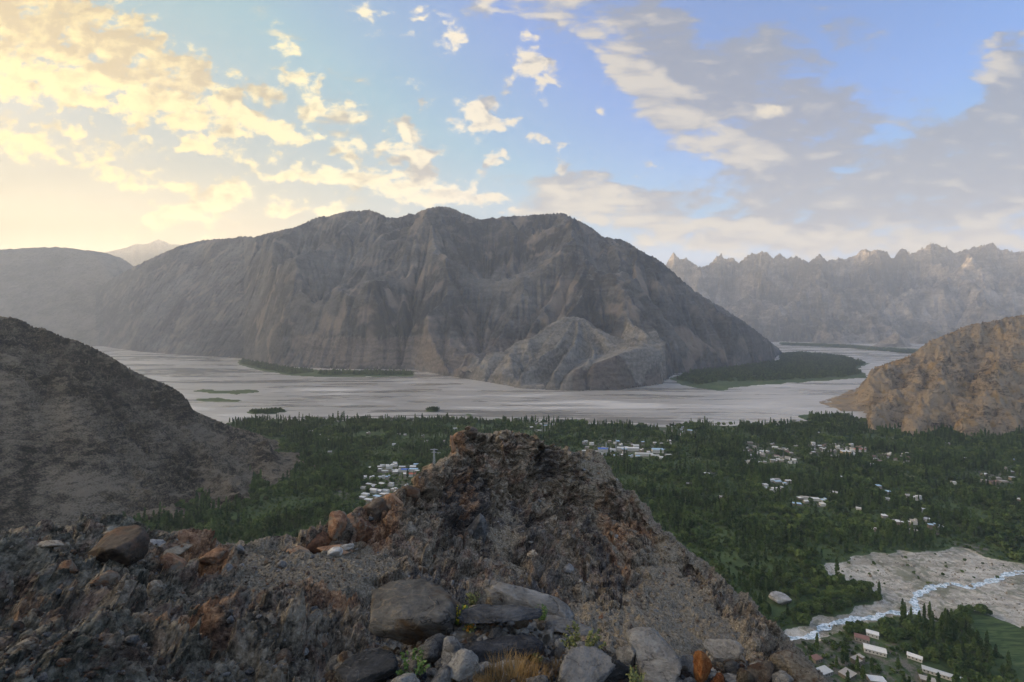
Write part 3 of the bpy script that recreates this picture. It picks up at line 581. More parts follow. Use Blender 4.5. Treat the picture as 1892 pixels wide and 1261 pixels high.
if 'ground' in PARTS:
    # land: polar sheet about the lookout so that detail follows distance; it dips under the water outside the banks
    pxs = np.concatenate([np.linspace(-9000, -120, 60), np.linspace(-100, 2000, 1050), np.linspace(2020, 9000, 50)])
    pys = np.concatenate([np.linspace(5200, 1300, 60), np.linspace(1290, 640, 620), np.linspace(639, 604.6, 60)])
    A_, B_ = np.meshgrid(pxs, pys); D_ = F * HC / (B_ - HY); X = (A_ - CX) / F * D_; Y = D_
    L = land_mask(X, Y).astype(float)
    L = smooth(L, 1)
    H = -5 + 5.0 * L + .25 * fbm(X / 60, Y / 60, 4, 103)
    inb = bed_mask(X, Y).astype(float); inb = smooth(inb, 2)
    H -= 2.2 * inb * (1 + .3 * fbm(X / 12, Y / 12, 4, 104))
    V = np.stack([X, Y, H], -1).reshape(-1, 3); Fq = grid_faces(*X.shape)
    me = mesh_np('valley_ground', V, Fq[:, ::-1])
    fld = inpoly(X, Y, FIELD).astype(float); clr = np.zeros(X.shape, bool)
    for c in CLEAR: clr |= inpoly(X, Y, c)
    attr(me, 'bed', smooth(inb, 1)); attr(me, 'field', smooth(fld, 1)); attr(me, 'clear', smooth(clr.astype(float), 1)); attr(me, 'land', L)
    m, nt, b = material('valley_soil'); geo = nt.new('ShaderNodeNewGeometry'); pos = geo.outputs['Position']
    at = lambda n: nt.new('ShaderNodeAttribute', attribute_name=n).outputs['Fac']
    n1 = nt.noise(pos, .01, 6, .6); n2 = nt.noise(pos, .09, 6, .65); n3 = nt.noise(pos, .8, 4, .6)
    base = nt.ramp(nt.math('ADD', nt.math('MULTIPLY', n1, .6), nt.math('MULTIPLY', n2, .4)), [(.32, (.020,.036,.014)), (.47, (.040,.065,.022)), (.55, (.060,.092,.030)), (.66, (.115,.125,.060))])
    bed = nt.ramp(nt.math('ADD', nt.math('MULTIPLY', n2, .6), nt.math('MULTIPLY', n3, .4)), [(.32, (.24,.22,.185)), (.48, (.42,.39,.335)), (.64, (.62,.585,.52))])
    sk2 = nt.noise(nt.mapping(pos, (.012, .06, 1), (0, 0, .45)), 1.0, 6, .6, .8); bed = nt.mix(nt.mr(sk2, .42, .58), nt.mix(1.0, bed, (.62, .62, .60), 'MULTIPLY'), bed)
    gb = nt.mr(nt.math('ADD', nt.math('MULTIPLY', n1, .5), nt.math('MULTIPLY', n2, .5)), .50, .56); bed = nt.mix(nt.math('MULTIPLY', gb, .75), bed, (.085,.095,.055))
    grass = nt.ramp(nt.noise(nt.mapping(pos, (.03, .22, .1), (0, 0, .6)), 1.0, 7, .7, 1.0), [(.36, (.018,.034,.012)), (.48, (.036,.066,.020)), (.56, (.062,.092,.030)), (.68, (.095,.115,.045))])
    town = nt.ramp(n3, [(.3, (.07,.066,.055)), (.7, (.17,.155,.13))])
    col = nt.mix(nt.math('MULTIPLY', at('clear'), nt.mr(n2, .46, .56)), base, town); col = nt.mix(at('field'), col, grass)
    col = nt.mix(nt.mr(nt.math('ADD', at('bed'), nt.math('MULTIPLY', nt.math('SUBTRACT', n2, .5), .9)), .35, .55), col, bed)
    nt.put(b.inputs['Base Color'], col); b.inputs['Roughness'].default_value = .95
    nt.put(b.inputs['Normal'], nt.bump(nt.math('ADD', n2, nt.math('MULTIPLY', n3, .3)), .7, 1.5))
    o = link('valley_ground', me, m); o['kind'] = 'structure'

    # wide braided river: one sheet of silt flats and shallow channels
    pys = np.concatenate([np.linspace(800, 640, 60), np.linspace(639, 606.3, 20)]); pxs = np.linspace(-1500, 3200, 120)
    A_, B_ = np.meshgrid(pxs, pys); D_ = F * HC / (B_ - HY); X = (A_ - CX) / F * D_
    V = np.stack([X, D_, np.full(X.shape, -2.4)], -1).reshape(-1, 3)
    me = mesh_np('river', V, grid_faces(*X.shape)[:, ::-1])
    m, nt, b = material('braided_river'); geo = nt.new('ShaderNodeNewGeometry'); pos = geo.outputs['Position']
    wv = nt.vmath('ADD', pos, nt.vmath('MULTIPLY', nt.noise(pos, .0007, 2, .5, out=1), (700.0, 260.0, 0.0)))
    br = nt.noise(nt.mapping(wv, (.0009, .0040, 1), (0, 0, -.10)), 1.0, 5, .5, .3)
    br2 = nt.noise(nt.mapping(wv, (.0020, .0105, 1), (0, 0, .08)), 1.0, 5, .5, .25)
    s = nt.math('ADD', nt.math('MULTIPLY', br, .55), nt.math('MULTIPLY', br2, .45))
    fs_ = nt.noise(nt.mapping(wv, (.0035, .020, 1), (0, 0, -.05)), 1.0, 4, .5, .1)
    s2 = nt.math('ADD', s, nt.math('MULTIPLY', nt.math('SUBTRACT', fs_, .5), .35))
    silt = nt.mr(s2, .40, .47, smooth_=True); dry = nt.mr(s2, .56, .63, smooth_=True)
    wet = nt.mix(nt.mr(s2, .45, .58), (.33, .305, .27), (.40, .375, .34))
    col = nt.mix(silt, (.22, .205, .18), wet); col = nt.mix(nt.math('MULTIPLY', dry, .85), col, (.50, .47, .425))
    dk_ = nt.mr(nt.noise(nt.mapping(wv, (.003, .022, 1), (0, 0, .12)), 1.0, 3, .5, .1), .60, .70); col = nt.mix(nt.math('MULTIPLY', dk_, .6), col, (.13, .12, .10))
    nt.put(b.inputs['Base Color'], col)
    nt.put(b.inputs['Roughness'], nt.mixf(silt, .14, nt.mixf(dry, .28, .7)))
    b.inputs['Specular IOR Level'].default_value = .5
    nt.put(b.inputs['Normal'], nt.bump(nt.noise(nt.mapping(pos, (.4, 1, 1)), .05, 3, .5), .06, 1.0))
    o = link('river', me, m); o['kind'] = 'structure'

    # mountain stream in its gravel bed
    c = np.array(Gp(STREAM)); seg = np.cumsum(np.r_[0, np.hypot(*np.diff(c, axis=0).T)])
    t = np.linspace(0, seg[-1], 420); cx = np.interp(t, seg, c[:, 0]); cy = np.interp(t, seg, c[:, 1])
    k = np.hanning(7); k /= k.sum(); sm = lambda a: np.r_[a[:3], np.convolve(a, k, 'valid'), a[-3:]]
    cx, cy = sm(cx), sm(cy); cx = cx + 1.2 * fbm(t / 9, t * 0, 3, 110); cy = cy + 1.2 * fbm(t / 9, t * 0 + 5, 3, 111)
    tx, ty = np.gradient(cx), np.gradient(cy); L_ = np.hypot(tx, ty); nx, ny = -ty / L_, tx / L_
    wd = 4.0 + 3.4 * fbm(t / 16, t * 0 + 3, 4, 112)
    rows = [np.stack([cx + nx * wd * u, cy + ny * wd * u, np.full(cx.shape, -1.75) + .12 * noise2(t / 3, t * 0 + u * 3, 113)], -1) for u in np.linspace(-1, 1, 7)]
    V = np.stack(rows, 0).reshape(-1, 3); me = mesh_np('stream', V, grid_faces(7, len(t))[:, ::-1])
    m, nt, b = material('glacier_stream'); geo = nt.new('ShaderNodeNewGeometry'); pos = geo.outputs['Position']
    fo = nt.mr(nt.noise(pos, .22, 6, .72, .8), .44, .56)
    nt.put(b.inputs['Base Color'], nt.mix(fo, (.26, .36, .42), (.72, .78, .82))); nt.put(b.inputs['Roughness'], nt.mixf(fo, .2, .6))
    nt.put(b.inputs['Normal'], nt.bump(nt.noise(pos, 1.2, 5, .7), .8, .5))
    o = link('stream', me, m); o['kind'] = 'structure'
    STREAM_XY = np.stack([cx, cy], 1)
    mg = [np.stack([cx + nx * wd * u, cy + ny * wd * u, np.full(cx.shape, -1.95 - .04 * abs(u))], -1) for u in np.linspace(-2.3, 2.3, 9)]
    # deep water table that closes the valley beyond everything
# ---------------------------------------------------------------- the rocky spur below the lookout
CREST = [(-420,1012,27),(-200,1012,28),(0,1006,30),(30,1003,31),(60,999,32),(120,990,33),(160,980,33.5),(200,976,34),(230,988,35),(265,1000,35.5),(300,1010,36),(330,1008,37),(370,1018,38),(430,1022,40),(480,1014,41),(530,1008,42.5),(580,998,44),(620,988,46),(645,972,48),(665,950,50),(700,938,52),(740,915,54),(765,900,55.5),(785,880,57),(800,866,58.5),(822,852,60),(836,842,61.5),(838,828,62.5),(845,808,64),(856,799,65),(880,798,65.5),(900,800,66),(940,799,66.5),(960,803,67),(985,812,67.5),(1010,817,68),(1040,830,68.5),(1060,834,69),(1085,836,69.5),(1105,848,70),(1125,862,70),(1136,880,69.5),(1150,903,69),(1170,920,67.5),(1190,944,66),(1210,968,64.5),(1230,984,63),(1260,1010,61.5),(1290,1034,60),(1320,1062,58),(1350,1088,56),(1380,1118,54),(1400,1140,52),(1440,1188,48),(1480,1234,45),(1530,1290,42),(1600,1380,38),(1800,1650,30)]
INNER = [(-400,1130,12),(-400,1400,6),(0,1060,21),(0,1130,14.5),(0,1261,8.6),(0,1500,5),(200,1050,26),(200,1120,19),(200,1261,9.6),(200,1500,5.5),(400,1060,31),(400,1130,22),(400,1261,11.5),(400,1500,6),(560,1040,37),(600,1090,30),(600,1180,18),(600,1300,11),(600,1500,7),
 (700,980,48.5),(750,1000,47),(750,1090,36),(760,1200,21),(830,900,58),(830,1010,50),(860,860,62),(900,850,63.5),(900,920,60.5),(950,990,55),(950,1090,44),(1000,870,66),(1050,940,63.5),(1050,1040,54),(1050,1120,42),(1130,950,66),(1150,1030,57),(1150,1120,44),(1200,1010,61),(1200,1100,50),(1200,1200,33),(1280,1090,54),(1300,1180,42),(1400,1230,41),(1300,1261,30),(1450,1300,36),(950,1200,27),(950,1400,12),(1200,1400,14),(1500,1500,20)]
cr = np.array(CREST, float)
pts = np.array([P(*q) for q in CREST + INNER]); zc = pts[:, 2]
def tps_fit(xy, z, lam=1e-3):
    n = len(xy); d = np.hypot(xy[:, None, 0] - xy[None, :, 0], xy[:, None, 1] - xy[None, :, 1])
    K = np.where(d > 0, d * d * np.log(d + 1e-9), 0) + np.eye(n) * lam * 100; Pm = np.c_[np.ones(n), xy]
    A = np.block([[K, Pm], [Pm.T, np.zeros((3, 3))]]); return np.linalg.solve(A, np.r_[z, 0, 0, 0])
def tps_eval(cf, xy, X, Y):
    out = cf[-3] + cf[-2] * X + cf[-1] * Y
    for (a, b), c in zip(xy, cf[:-3]):
        d2 = (X - a) ** 2 + (Y - b) ** 2; out = out + c * .5 * d2 * np.log(d2 + 1e-9)
    return out
def warpc(X, Y): return np.stack([X / Y * 30, np.log(Y) * 22], -1)      # bearing and log distance
xy = warpc(pts[:, 0], pts[:, 1]); cf = tps_fit(xy, (zc - HC) / pts[:, 1])
def spur_z(X, Y):
    q = warpc(X, Y); return HC + tps_eval(cf, xy, q[..., 0], q[..., 1]) * Y
NC, NR = (1350, 760)
cpx = np.concatenate([np.linspace(-420, -30, 60), np.linspace(-25, 1560, NC), np.linspace(1570, 1800, 30)]); NC = len(cpx)
Dc = np.interp(cpx, cr[:, 0], cr[:, 2]); Zc = HC + (HY - np.interp(cpx, cr[:, 0], cr[:, 1])) / F * Dc
tg = np.linspace(0, 1, 260); Dg = np.exp(np.log(4.5) + (np.log(Dc)[None] - np.log(4.5)) * tg[:, None])
ux = (cpx[None] - CX) / F
Zg = spur_z(ux * Dg, Dg); Zg += (Zc[None] - Zg[-1:]) * tg[:, None] ** 3
Pg = (HC - Zg) / Dg * F
wl = np.abs(np.diff(Pg, axis=0)) + 900 * np.abs(np.diff(Dg, axis=0)) / Dg[1:] * .25 + 900 * np.abs(np.diff(Zg, axis=0)) / Dg[1:] * .4
cs = np.concatenate([np.zeros((1, NC)), np.cumsum(wl, 0)]); cs /= cs[-1:]
tr = np.linspace(0, 1, NR)
Dm = np.stack([np.interp(tr, cs[:, j], Dg[:, j]) for j in range(NC)], 1); Zm = np.stack([np.interp(tr, cs[:, j], Zg[:, j]) for j in range(NC)], 1)
# beyond the crest the far side falls away to the valley
nb_ = 90; sb = (np.arange(1, nb_ + 1) / nb_) ** 2.2
Db = Dc[None] + sb[:, None] * 420; 
drop = (Db - Dc[None]); Zb = Zc[None] - (.25 * np.minimum(drop, 3) + .82 * np.clip(drop - 3, 0, None))
Dm = np.vstack([Dm, Db]); Zm = np.vstack([Zm, Zb]); Xm = ux * Dm; Ym = Dm
pxm = np.broadcast_to(cpx, Dm.shape); pym = HY + (HC - Zm) / Dm * F
def blob_m(lst):
    o = np.zeros(Dm.shape)
    for (px, py, rx, ry, s) in lst: o += s * np.exp(-((pxm - px) / rx) ** 2 - ((pym - py) / ry) ** 2)
    return o
back = (np.arange(Dm.shape[0]) >= NR)[:, None]
lowf = fbm(Xm / 9, Zm / 6, 4, 201) + .5 * fbm(Xm / 3, Ym / 3, 4, 202)
scree = blob_m([(1340,1150,90,90,.75),(1235,1060,40,80,.55),(1180,1180,120,50,.45),(1080,1140,90,50,.5),(520,1065,120,40,.8),(640,1040,90,30,.7),(820,1060,60,40,.4),(1090,860,60,18,.8),(1140,870,20,14,.8),(250,1100,160,40,.35),(930,1010,60,60,.35),(700,1060,90,40,.4),(1000,830,60,10,.5),(450,1040,60,20,.4)])
scree = np.clip(scree + .55 * lowf, 0, 1); scree = np.where(back, .5, scree)
rock = 1 - .75 * sstep(.25, .75, scree)
rust = np.clip(blob_m([(345,1045,60,45,1.2),(385,1045,50,30,.8),(570,1005,60,22,.9),(480,1120,110,60,.65),(640,1110,60,30,.6),(300,1180,80,60,.35),(680,960,60,40,.8),(780,890,45,40,.6),(845,825,14,30,.9),(1130,960,60,80,.4),(700,1010,60,30,.4),(380,1200,50,30,.5),(1190,1010,60,40,.5),(1100,1080,90,40,.4),(830,930,60,50,.4)]) + .6 * fbm(Xm / 3.5 + 4, Zm / 3.5, 4, 205), 0, 1)
dark = np.clip(blob_m([(860,930,40,50,.9),(900,1000,50,70,.7),(1010,850,60,30,.7),(1190,900,60,50,.8),(960,930,50,80,.5),(1070,1100,120,40,.6),(780,1080,110,50,.55),(640,1190,120,60,.6),(120,1215,220,50,.35),(500,1210,140,40,.3),(1050,1000,40,60,.35)]) + .8 * fbm(Xm / 4 + 40, Zm / 4, 4, 206), 0, 1)
P3 = np.stack([Xm, Ym, Zm], -1)
du = np.gradient(P3, axis=1); dv = np.gradient(P3, axis=0); Nn = np.cross(du, dv); Nn /= np.linalg.norm(Nn, axis=-1, keepdims=True) + 1e-9
Nn[Nn[..., 2] < 0] *= -1
cell = Dm / F * 1.3
xx, yy, zz = Xm + .9 * fbm(Zm / 2.5, Xm / 2.5, 3, 207), Ym, Zm + .9 * fbm(Xm / 3, Ym / 3, 3, 208)
sx_ = xx * .92 + zz * .38; sz_ = zz * .92 - xx * .38             # the beds dip
disp = np.zeros(Dm.shape); crack = np.zeros(Dm.shape)
crestfade = np.ones(Dm.shape)
for sc_, am, sd_ in ((6.0, 2.4, 1), (2.6, 1.5, 2), (1.2, .8, 3), (.55, .36, 4), (.25, .14, 5), (.11, .06, 6)):
    vis = np.clip((sc_ / cell - 2) / 4, 0, 1)
    if vis.max() <= 0: continue
    v, c = facets3(sx_ / sc_, yy / sc_, sz_ / (sc_ * .8), 210 + sd_, 1.1)
    a = am * vis * (rock if sc_ > .5 else np.maximum(rock, .75))
    disp += a * v; crack = np.maximum(crack, (1 - sstep(0, .10, c)) * vis * rock * (.5 + .5 * (sc_ < 3)))
disp += (1 - rock) * .16 * fbm(Xm / .6, Ym / .6, 4, 220) + rock * .25 * ridged(sx_ / 2.2, sz_ / 1.1, 4, 221) - .2
lim = np.clip(Dm / 14, .15, 1)
disp *= lim
disp = np.where(back, disp * np.exp(-np.clip(Dm - Dc[None], 0, 99) / 15), disp)
P3d = P3 + Nn * disp[..., None]
me = mesh_np('rocky_spur', P3d.reshape(-1, 3), grid_faces(*Dm.shape), False)
for nm, a in (('scree', scree), ('rust', rust), ('darkrock', dark), ('crack', crack), ('greenish', 1 - sstep(380, 640, pxm))): attr(me, nm, a)

def stone_nodes(nt, pos, k):
    """grey-brown broken rock detail at real scale k (1 = metres)"""
    n1 = nt.noise(pos, 1.1 * k, 8, .62, .4); n2 = nt.noise(pos, 9 * k, 7, .65, .2); v = nt.voro(pos, 3.2 * k, 'DISTANCE_TO_EDGE')
    return n1, n2, v
m_spur, nt, b = material('spur_rock'); geo = nt.new('ShaderNodeNewGeometry'); pos = geo.outputs['Position']
at = lambda n: nt.new('ShaderNodeAttribute', attribute_name=n).outputs['Fac']
wpos = nt.vmath('ADD', pos, nt.vmath('SCALE', nt.noise(pos, .5, 4, .6, out=1), 1.6))
n0 = nt.noise(pos, .22, 6, .6, .5); n1 = nt.noise(wpos, 1.0, 9, .66, .3); n2 = nt.noise(pos, 6.0, 8, .68, .2); n3 = nt.noise(pos, 30.0, 5, .65)
bed = nt.noise(nt.mapping(wpos, (.7, .7, 2.4), (.35, -.30, 0)), 1.0, 8, .68)
f = nt.math('ADD', nt.math('MULTIPLY', n1, .55), nt.math('MULTIPLY', bed, .45)); f = nt.math('ADD', f, nt.math('MULTIPLY', nt.math('SUBTRACT', n2, .5), .55))
base = nt.ramp(f, [(.34, (.018, .015, .012)), (.43, (.068, .056, .043)), (.51, (.155, .130, .100)), (.59, (.27, .232, .182)), (.70, (.44, .39, .32))])
rs = nt.ramp(f, [(.36, (0.0413, 0.0207, 0.0132)), (.48, (0.2060, 0.1076, 0.0601)), (.58, (0.3953, 0.2327, 0.1257)), (.70, (0.5390, 0.3899, 0.2396))])
dk = nt.ramp(f, [(.36, (0.0115, 0.0104, 0.0115)), (.48, (0.0501, 0.0468, 0.0490)), (.58, (0.1257, 0.1182, 0.1125)), (.72, (0.2875, 0.2704, 0.2336))])
red = nt.mr(nt.noise(pos, .55, 5, .6, .6), .52, .60)
gy = nt.math('MULTIPLY', at('greenish'), nt.mr(n0, .35, .6)); base = nt.mix(nt.math('MULTIPLY', gy, .8), base, nt.ramp(f, [(.34, (.016, .017, .014)), (.46, (.070, .074, .058)), (.56, (.17, .172, .14)), (.70, (.34, .335, .28))]))
col = nt.mix(nt.math('MULTIPLY', red, .45), base, nt.ramp(f, [(.36, (0.0330, 0.0190, 0.0165)), (.48, (0.1615, 0.0936, 0.0736)), (.62, (0.3594, 0.2453, 0.1857))]))
sh = lambda a, lo, hi: nt.mr(nt.math('ADD', a, nt.math('MULTIPLY', nt.math('SUBTRACT', n1, .5), 1.5)), lo, hi)
col = nt.mix(nt.math('MULTIPLY', sh(at('darkrock'), .45, .75), .85), col, dk)
col = nt.mix(nt.math('MULTIPLY', sh(at('rust'), .45, .8), .8), col, rs)
peb = nt.voro(pos, 7.0, 'F1', out='Color'); pebs = nt.new('ShaderNodeSeparateColor'); nt.l.new(peb, pebs.inputs[0])
vc = nt.voro(pos, 7.0, 'F1')
sc1 = nt.ramp(nt.math('ADD', nt.math('MULTIPLY', n2, .82), nt.math('MULTIPLY', pebs.outputs[0], .18)), [(.30, (.060, .050, .037)), (.43, (.145, .122, .090)), (.55, (.235, .203, .155)), (.72, (.38, .34, .27))])
sm_ = sh(at('scree'), .35, .62)
col = nt.mix(sm_, col, sc1)
nz = nt.new('ShaderNodeSeparateXYZ'); nt.l.new(geo.outputs['Normal'], nz.inputs[0])
dust = nt.mr(nt.math('ADD', nz.outputs[2], nt.math('MULTIPLY', nt.math('SUBTRACT', n2, .5), .6)), .72, .98)
col = nt.mix(nt.math('MULTIPLY', dust, .45), col, (.20, .172, .13))
lich = nt.mr(nt.noise(pos, 2.4, 6, .7, .8), .60, .66); col = nt.mix(nt.math('MULTIPLY', lich, .35), col, (.045, .052, .034))
nt.put(b.inputs['Base Color'], col); b.inputs['Roughness'].default_value = .9; b.inputs['Specular IOR Level'].default_value = .2
bh = nt.math('ADD', nt.math('MULTIPLY', n1, .35), nt.math('MULTIPLY', n2, .10)); bh = nt.math('ADD', bh, nt.math('MULTIPLY', bed, .22)); bh = nt.math('ADD', bh, nt.math('MULTIPLY', n3, .02))
bh = nt.math('SUBTRACT', bh, nt.math('MULTIPLY', nt.math('MULTIPLY', vc, sm_), .035))
nt.put(b.inputs['Normal'], nt.bump(bh, 1.0, 1.0))
o = link('rocky_spur', me, m_spur); o['kind'] = 'structure'

SURF = P3d[:NR]; SPY = HY + (HC - SURF[..., 2]) / SURF[..., 1] * F
def spur_at(px, py):
    """first point of the spur seen at a traced pixel, with its normal"""
    j = int(np.clip(np.searchsorted(cpx, px), 1, NC - 1)); col_ = SPY[:, j]
    i = int(np.argmin(np.abs(col_ - py)))
    return SURF[i, j], Nn[i, j]

# ---------------------------------------------------------------- the ledge at the photographer's feet
EDGE = [(-900,2600),(0,1900),(300,1560),(500,1350),(560,1275),(600,1222),(640,1196),(700,1188),(770,1165),(820,1138),(860,1108),(885,1098),(930,1101),(1000,1117),(1040,1135),(1070,1152),(1130,1178),(1200,1194),(1250,1210),(1290,1218),(1340,1205),(1390,1205),(1430,1215),(1470,1238),(1530,1275),(1650,1400),(1900,1700),(2600,2500)]
eg = np.array(EDGE, float)
def led_D(py): return 1.45 / ((py - HY) / F - .14)
def led_z(D): return HC - (1.45 + .14 * D)
lx = np.linspace(-300, 2300, 1000); eD = led_D(np.interp(lx, eg[:, 0], eg[:, 1])) * (1 + .02 * noise2(lx / 30, lx * 0, 230) + .012 * noise2(lx / 9, lx * 0, 231))
r1 = np.linspace(0, 1, 420); r2 = np.linspace(0, 1, 90)[1:]
Da = .9 + (eD[None] - .9) * r1[:, None] ** .8
Za = led_z(Da) - .10 * sstep(.86, 1, r1)[:, None] ** 2
Dd = eD[None] + .55 * r2[:, None] ** 1.3; Zd = Za[-1:] - 4.2 * r2[:, None] ** 1.15
Dl = np.vstack([Da, Dd]); Zl = np.vstack([Za, Zd]); Xl = (lx[None] - CX) / F * Dl
P3 = np.stack([Xl, Dl, Zl], -1); du = np.gradient(P3, axis=1); dv = np.gradient(P3, axis=0); Nl = np.cross(du, dv); Nl /= np.linalg.norm(Nl, axis=-1, keepdims=True) + 1e-9; Nl[Nl[..., 2] < 0] *= -1
dl = np.zeros(Dl.shape)
for sc_, am, sd_ in ((.6, .10, 1), (.22, .05, 2), (.09, .022, 3), (.035, .009, 4)):
    dl += am * facets3(Xl / sc_, Dl / sc_, Zl / sc_, 240 + sd_, 1.0)[0]
dl = dl * np.where(Dl > eD[None], 1.0, .55) + .03 * fbm(Xl / .5, Dl / .5, 4, 250)
P3l = P3 + Nl * dl[..., None]
me = mesh_np('rock_ledge', P3l.reshape(-1, 3), grid_faces(*Dl.shape), True)
m_ledge, nt, b = material('ledge_soil'); geo = nt.new('ShaderNodeNewGeometry'); pos = geo.outputs['Position']
n1 = nt.noise(pos, 5, 8, .65, .3); n2 = nt.noise(pos, 40, 7, .68); v1 = nt.voro(pos, 26, 'F1'); v2 = nt.voro(pos, 26, 'F1', out='Color'); vs = nt.new('ShaderNodeSeparateColor'); nt.l.new(v2, vs.inputs[0])
f = nt.math('ADD', nt.math('MULTIPLY', n2, .6), nt.math('MULTIPLY', vs.outputs[0], .35))
col = nt.ramp(f, [(.25, (.07, .064, .055)), (.45, (.15, .138, .118)), (.62, (.235, .22, .195)), (.8, (.36, .345, .32))])
col = nt.mix(nt.mr(n1, .52, .64), col, nt.ramp(f, [(.3, (.055, .046, .034)), (.7, (.13, .108, .078))]))
nt.put(b.inputs['Base Color'], col); b.inputs['Roughness'].default_value = .9
nt.put(b.inputs['Normal'], nt.bump(nt.math('SUBTRACT', nt.math('MULTIPLY', n2, .3), nt.math('MULTIPLY', v1, .55)), .8, .03))
o = link('rock_ledge', me, m_ledge); o['kind'] = 'structure'
def ledge_at(px, py):
    D = led_D(py); z = led_z(D); i = int(np.clip(np.searchsorted(lx, px), 0, len(lx) - 1)); k = int(np.argmin(np.abs(Dl[:420, i] - D)))
    return np.array([(px - CX) / F * D, D, P3l[k, i, 2]]), np.array([0, 0, 1.0])
# ---------------------------------------------------------------- loose rocks
def rock_mesh(name, seed, sub=4, flat=1.0, sharp=1.0, planes=13, rough=.075, layered=0.0, elong=1.0):
    r_ = np.random.default_rng(seed); bm_ = bmesh_ico(sub); V, Fq = bm_
    n = r_.normal(size=(planes, 3)); n[:, 2] *= .8; n /= np.linalg.norm(n, axis=1, keepdims=True); d = r_.uniform(.52, 1.0, planes)
    dots = V @ n.T; rr = np.where(dots > .05, d[None] / np.maximum(dots, .05), 9.0)
    k = 60.0 * sharp
    mn_ = rr.min(1); rad = mn_ - np.log(np.exp(-k * (np.minimum(rr, 5) - mn_[:, None])).sum(1)) / k
    rad = np.clip(rad, .3, 1.25)
    W = V * rad[:, None]
    q = W * 3 + seed
    rad2 = rough * (fbm(q[:, 0] + q[:, 2], q[:, 1] - q[:, 2] * .7, 4, seed) + .9 * facets3(W[:, 0] * 4 + seed, W[:, 1] * 4, W[:, 2] * 4, seed, 1.0)[0])
    if layered: rad2 = rad2 + layered * (np.abs(noise2(W[:, 2] * 11, W[:, 0] * 1.2 + seed, seed + 3)))
    W = W * (1 + rad2[:, None]); W[:, 0] *= elong; W[:, 2] *= flat
    W[:, 2] -= W[:, 2].min(); s = W[:, 0].max() - W[:, 0].min(); W /= s
    return mesh_np(name, W, Fq, smooth_shade=False if sub < 4 else True)
import bmesh
def bmesh_ico(sub):
    b_ = bmesh.new(); bmesh.ops.create_icosphere(b_, subdivisions=sub, radius=1.0)
    V = np.array([v.co[:] for v in b_.verts]); Fq = np.array([[v.index for v in f.verts] for f in b_.faces]); b_.free(); return V, Fq
def rock_material(name, c0, c1, c2, patch=None, k=1.0, vein=None):
    m, nt, b = material(name); tc = nt.new('ShaderNodeTexCoord'); oi = nt.new('ShaderNodeObjectInfo')
    p = nt.vmath('ADD', tc.outputs['Object'], nt.vmath('SCALE', oi.outputs['Random'], 37.0))
    n1 = nt.noise(p, 3.0 * k, 8, .65, .4); n2 = nt.noise(p, 14 * k, 7, .68); bd = nt.noise(nt.mapping(p, (1.2, 1.2, 9), (.3, .2, 0)), k, 7, .65, .3)
    f = nt.math('ADD', nt.math('ADD', nt.math('MULTIPLY', n1, .45), nt.math('MULTIPLY', bd, .3)), nt.math('MULTIPLY', n2, .25))
    f = nt.math('ADD', f, nt.math('MULTIPLY', nt.math('SUBTRACT', oi.outputs['Random'], .5), .16))
    col = nt.ramp(f, [(.38, c0), (.5, c1), (.62, c2)])
    if patch: col = nt.mix(nt.mr(nt.noise(p, 1.6 * k, 6, .65, .5), .50, .60), col, nt.mix(n2, patch, tuple(x * .5 for x in patch)))
    if vein: col = nt.mix(nt.math('MULTIPLY', nt.mr(nt.math('ABSOLUTE', nt.math('SUBTRACT', nt.noise(p, 1.3 * k, 4, .5, .8), .5)), .012, .0), .6), col, vein)
    ck = nt.voro(nt.vmath('ADD', p, nt.vmath('SCALE', nt.noise(p, 3, 4, .6, out=1), .5)), 1.5 * k, 'DISTANCE_TO_EDGE'); ckm = nt.math('MAXIMUM', nt.mr(ck, 0, .02), nt.mr(n1, .44, .52))
    col = nt.mix(ckm, tuple(x * .5 for x in c0), col)
    nt.put(b.inputs['Base Color'], col); b.inputs['Roughness'].default_value = .85; b.inputs['Specular IOR Level'].default_value = .25
    nt.put(b.inputs['Normal'], nt.bump(nt.math('ADD', nt.math('ADD', nt.math('MULTIPLY', ckm, .12), nt.math('MULTIPLY', n1, .5)), nt.math('ADD', nt.math('MULTIPLY', n2, .3), nt.math('MULTIPLY', bd, .3))), 1.0, .22))
    return m
RM = {
 'grey': rock_material('grey_stone', (.075, .076, .078), (.16, .16, .158), (.30, .295, .285)),
 'pale': rock_material('pale_stone', (.17, .165, .155), (.33, .32, .30), (.52, .51, .48)),
 'slate': rock_material('slate_stone', (.020, .023, .030), (.052, .058, .070), (.13, .14, .155)),
 'rust': rock_material('rust_stone', (.07, .035, .022), (.18, .095, .055), (.33, .21, .13), patch=(.22, .19, .15)),
 'tan': rock_material('tan_stone', (.11, .09, .065), (.22, .19, .145), (.36, .32, .26), patch=(.17, .11, .07)),
 'brown': rock_material('brown_stone', (.035, .028, .023), (.085, .068, .054), (.17, .145, .118), patch=(.12, .07, .045)),
 'boulder': rock_material('boulder_stone', (.05, .048, .045), (.105, .10, .092), (.20, .19, .17), patch=(.13, .082, .045), vein=(.30, .24, .17)),
 'dark': rock_material('dark_stone', (.030, .032, .034), (.075, .077, .080), (.16, .16, .16), vein=(.22, .21, .2)),
 'orange': rock_material('orange_stone', (.16, .045, .012), (.36, .115, .03), (.50, .24, .09)),
}
PR = {}
for i in range(7): PR['b%d' % i] = (400 + i, dict(sub=4, flat=.8, planes=7 + i))
for i in range(4): PR['s%d' % i] = (430 + i, dict(sub=4, flat=.32, planes=11, rough=.05, elong=1.2))
PR['slab0'] = (441, dict(sub=5, flat=.42, planes=9, rough=.05, layered=.10, elong=1.7)); PR['slab1'] = (447, dict(sub=5, flat=.42, planes=8, rough=.05, layered=.10, elong=1.8))
